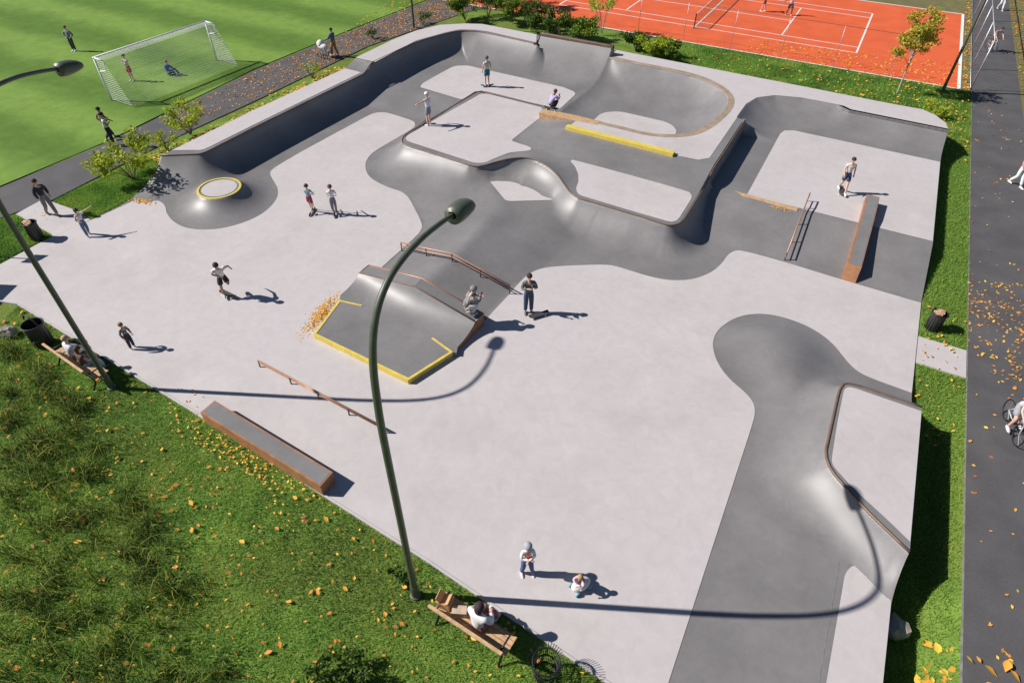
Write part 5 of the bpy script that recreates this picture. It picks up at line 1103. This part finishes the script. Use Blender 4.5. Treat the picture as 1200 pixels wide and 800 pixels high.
pb=P(382,68); d=RGT*math.sin(R_(300))+FWD*math.cos(R_(300)); t=empty('pram',pb,math.atan2(-d[0],d[1]),'white pram with big wheels pushed on the leafy path','pram')
MB().ball((0,.1,.72),(.24,.42,.2),14,6,-.9).build('carrycot',plain('pram_white',(.72,.7,.68),.7),t,True); MB().ball((0,.28,.82),(.26,.26,.3),14,6,0).build('hood',plain('pram_white',(.72,.7,.68),.7),t,True)
MB().tube([(-.2,.3,.18),(-.2,-.1,.6),(-.2,-.4,1.0),(.2,-.4,1.0),(.2,-.1,.6),(.2,.3,.18)],.018,6).tube([(-.2,-.2,.18),(-.2,.2,.55),(.2,.2,.55),(.2,-.2,.18)],.018,6).build('frame',STEEL,t)
for x in (-.24,.24):
    for y in (-.22,.32): MB().tube([(x,y+.17*math.cos(a),.18+.17*math.sin(a)) for a in np.linspace(0,6.283,18,endpoint=False)],.022,6,True).build('wheel',BLACK,t,True)
g='tennis players'
person(P(893,14),120,'tennis player in black at the top of the court','reach',1.75,'l',(.03,.03,.03),(.4,.12,.08),group=g,short=True,shoe=(.8,.8,.8))
person(P(924,18),200,'tennis player in white top near the far service line','skate',1.75,'d',W_,(.05,.03,.03),group=g,short=True)
def bicycle(b,face,label):
    d=RGT*math.sin(R_(face))+FWD*math.cos(R_(face)); t=empty('bicycle',b,math.atan2(-d[0],d[1]),label,'bicycle')
    for y in (-.52,.52):
        w=MB().tube([(0,y+.33*math.cos(a),.34+.33*math.sin(a)) for a in np.linspace(0,6.283,28,endpoint=False)],.018,6,True).build('wheel',BLACK,t,True)
        s=MB()
        for k in range(10): a=math.pi*k/5; s.tube([(0,y,.34),(0,y+.32*math.cos(a),.34+.32*math.sin(a))],.003,3)
        s.build('spokes',STEEL,w)
    MB().tube([(0,-.52,.34),(0,-.05,.32),(0,.4,.75),(0,-.2,.8),(0,-.05,.32)],.02,6).tube([(0,-.52,.34),(0,-.2,.8)],.015,6).tube([(0,.52,.34),(0,.4,.75),(0,.36,.95)],.018,6).build('frame',plain('bike_white',(.7,.7,.7),.4),t,True)
    MB().tube([(-.25,.34,.98),(-.1,.4,.97),(.1,.4,.97),(.25,.34,.98)],.016,6).build('handlebar',BLACK,t,True); MB().ball((0,-.22,.9),(.07,.13,.035)).build('saddle',BLACK,t,True)
    MB().box((0,-.05,.32),(.2,.18,.03)).build('pedals',BLACK,t)
b=P(1181,503); bicycle(b,195,'white bicycle ridden down the right path'); person(b,195,'cyclist in white top and grey shorts on the right path','cycle',1.75,'l',(.7,.68,.66),(.3,.3,.33),(.1,.05,.03),(.7,.7,.7),True,z=0)
b=P(1157,61); bicycle(b+[.1,.3,0],185,'dark bicycle beside the tall fence'); person(b+[.1,.3,0],185,'cyclist in a pale tee beside the tall fence','cycle',1.75,'l',(.6,.5,.5),(.03,.03,.03),(.04,.03,.02),(.7,.7,.7),True,z=0)
person(P(1171,12),190,'person in white at the far end of the right path','walk',1.75,'l',(.75,.72,.7),(.7,.7,.7),(.3,.15,.05))
person(P(1188,217),170,'person in white clothes at the right edge of the right path','walk',1.7,'l',(.6,.2,.15),(.75,.75,.77),(.04,.03,.02),(.8,.8,.8),sleeve=True)
# ------------------------------------------------------------------ camera, light, world
cam=bpy.data.cameras.new('Camera'); co=bpy.data.objects.new('Camera',cam); COL.objects.link(co)
cam.sensor_fit='HORIZONTAL'; cam.sensor_width=36; cam.lens=36*FOC/1200; cam.clip_end=2000
M=Matrix(((RT[0],UP[0],-FW[0],0),(RT[1],UP[1],-FW[1],0),(RT[2],UP[2],-FW[2],CH),(0,0,0,1))); co.matrix_world=M; scene.camera=co
sun=bpy.data.lights.new('Sun','SUN'); so=bpy.data.objects.new('Sun',sun); COL.objects.link(so)
el=R_(SUN_EL); dvec=Vector((SUN_SH[0]*math.cos(el),SUN_SH[1]*math.cos(el),-math.sin(el))); so.rotation_euler=dvec.to_track_quat('-Z','Y').to_euler()
sun.energy=5.0; sun.angle=R_(.53); sun.color=(1,.955,.9)
w=bpy.data.worlds.new('World'); scene.world=w; w.use_nodes=True; nt=w.node_tree; bg=nt.nodes['Background']; sky=nt.nodes.new('ShaderNodeTexSky'); sky.sky_type='NISHITA'; sky.sun_disc=False
sky.air_density=.7; sky.dust_density=.2; sky.ozone_density=2.; sky.sun_elevation=el; sd_=-dvec; sky.sun_rotation=math.atan2(sd_.x,sd_.y); nt.links.new(sky.outputs[0],bg.inputs[0]); bg.inputs[1].default_value=.055
vs=scene.view_settings; vs.view_transform='Standard'; vs.look='None'; vs.exposure=.29; vs.gamma=1
scene.render.engine='CYCLES'
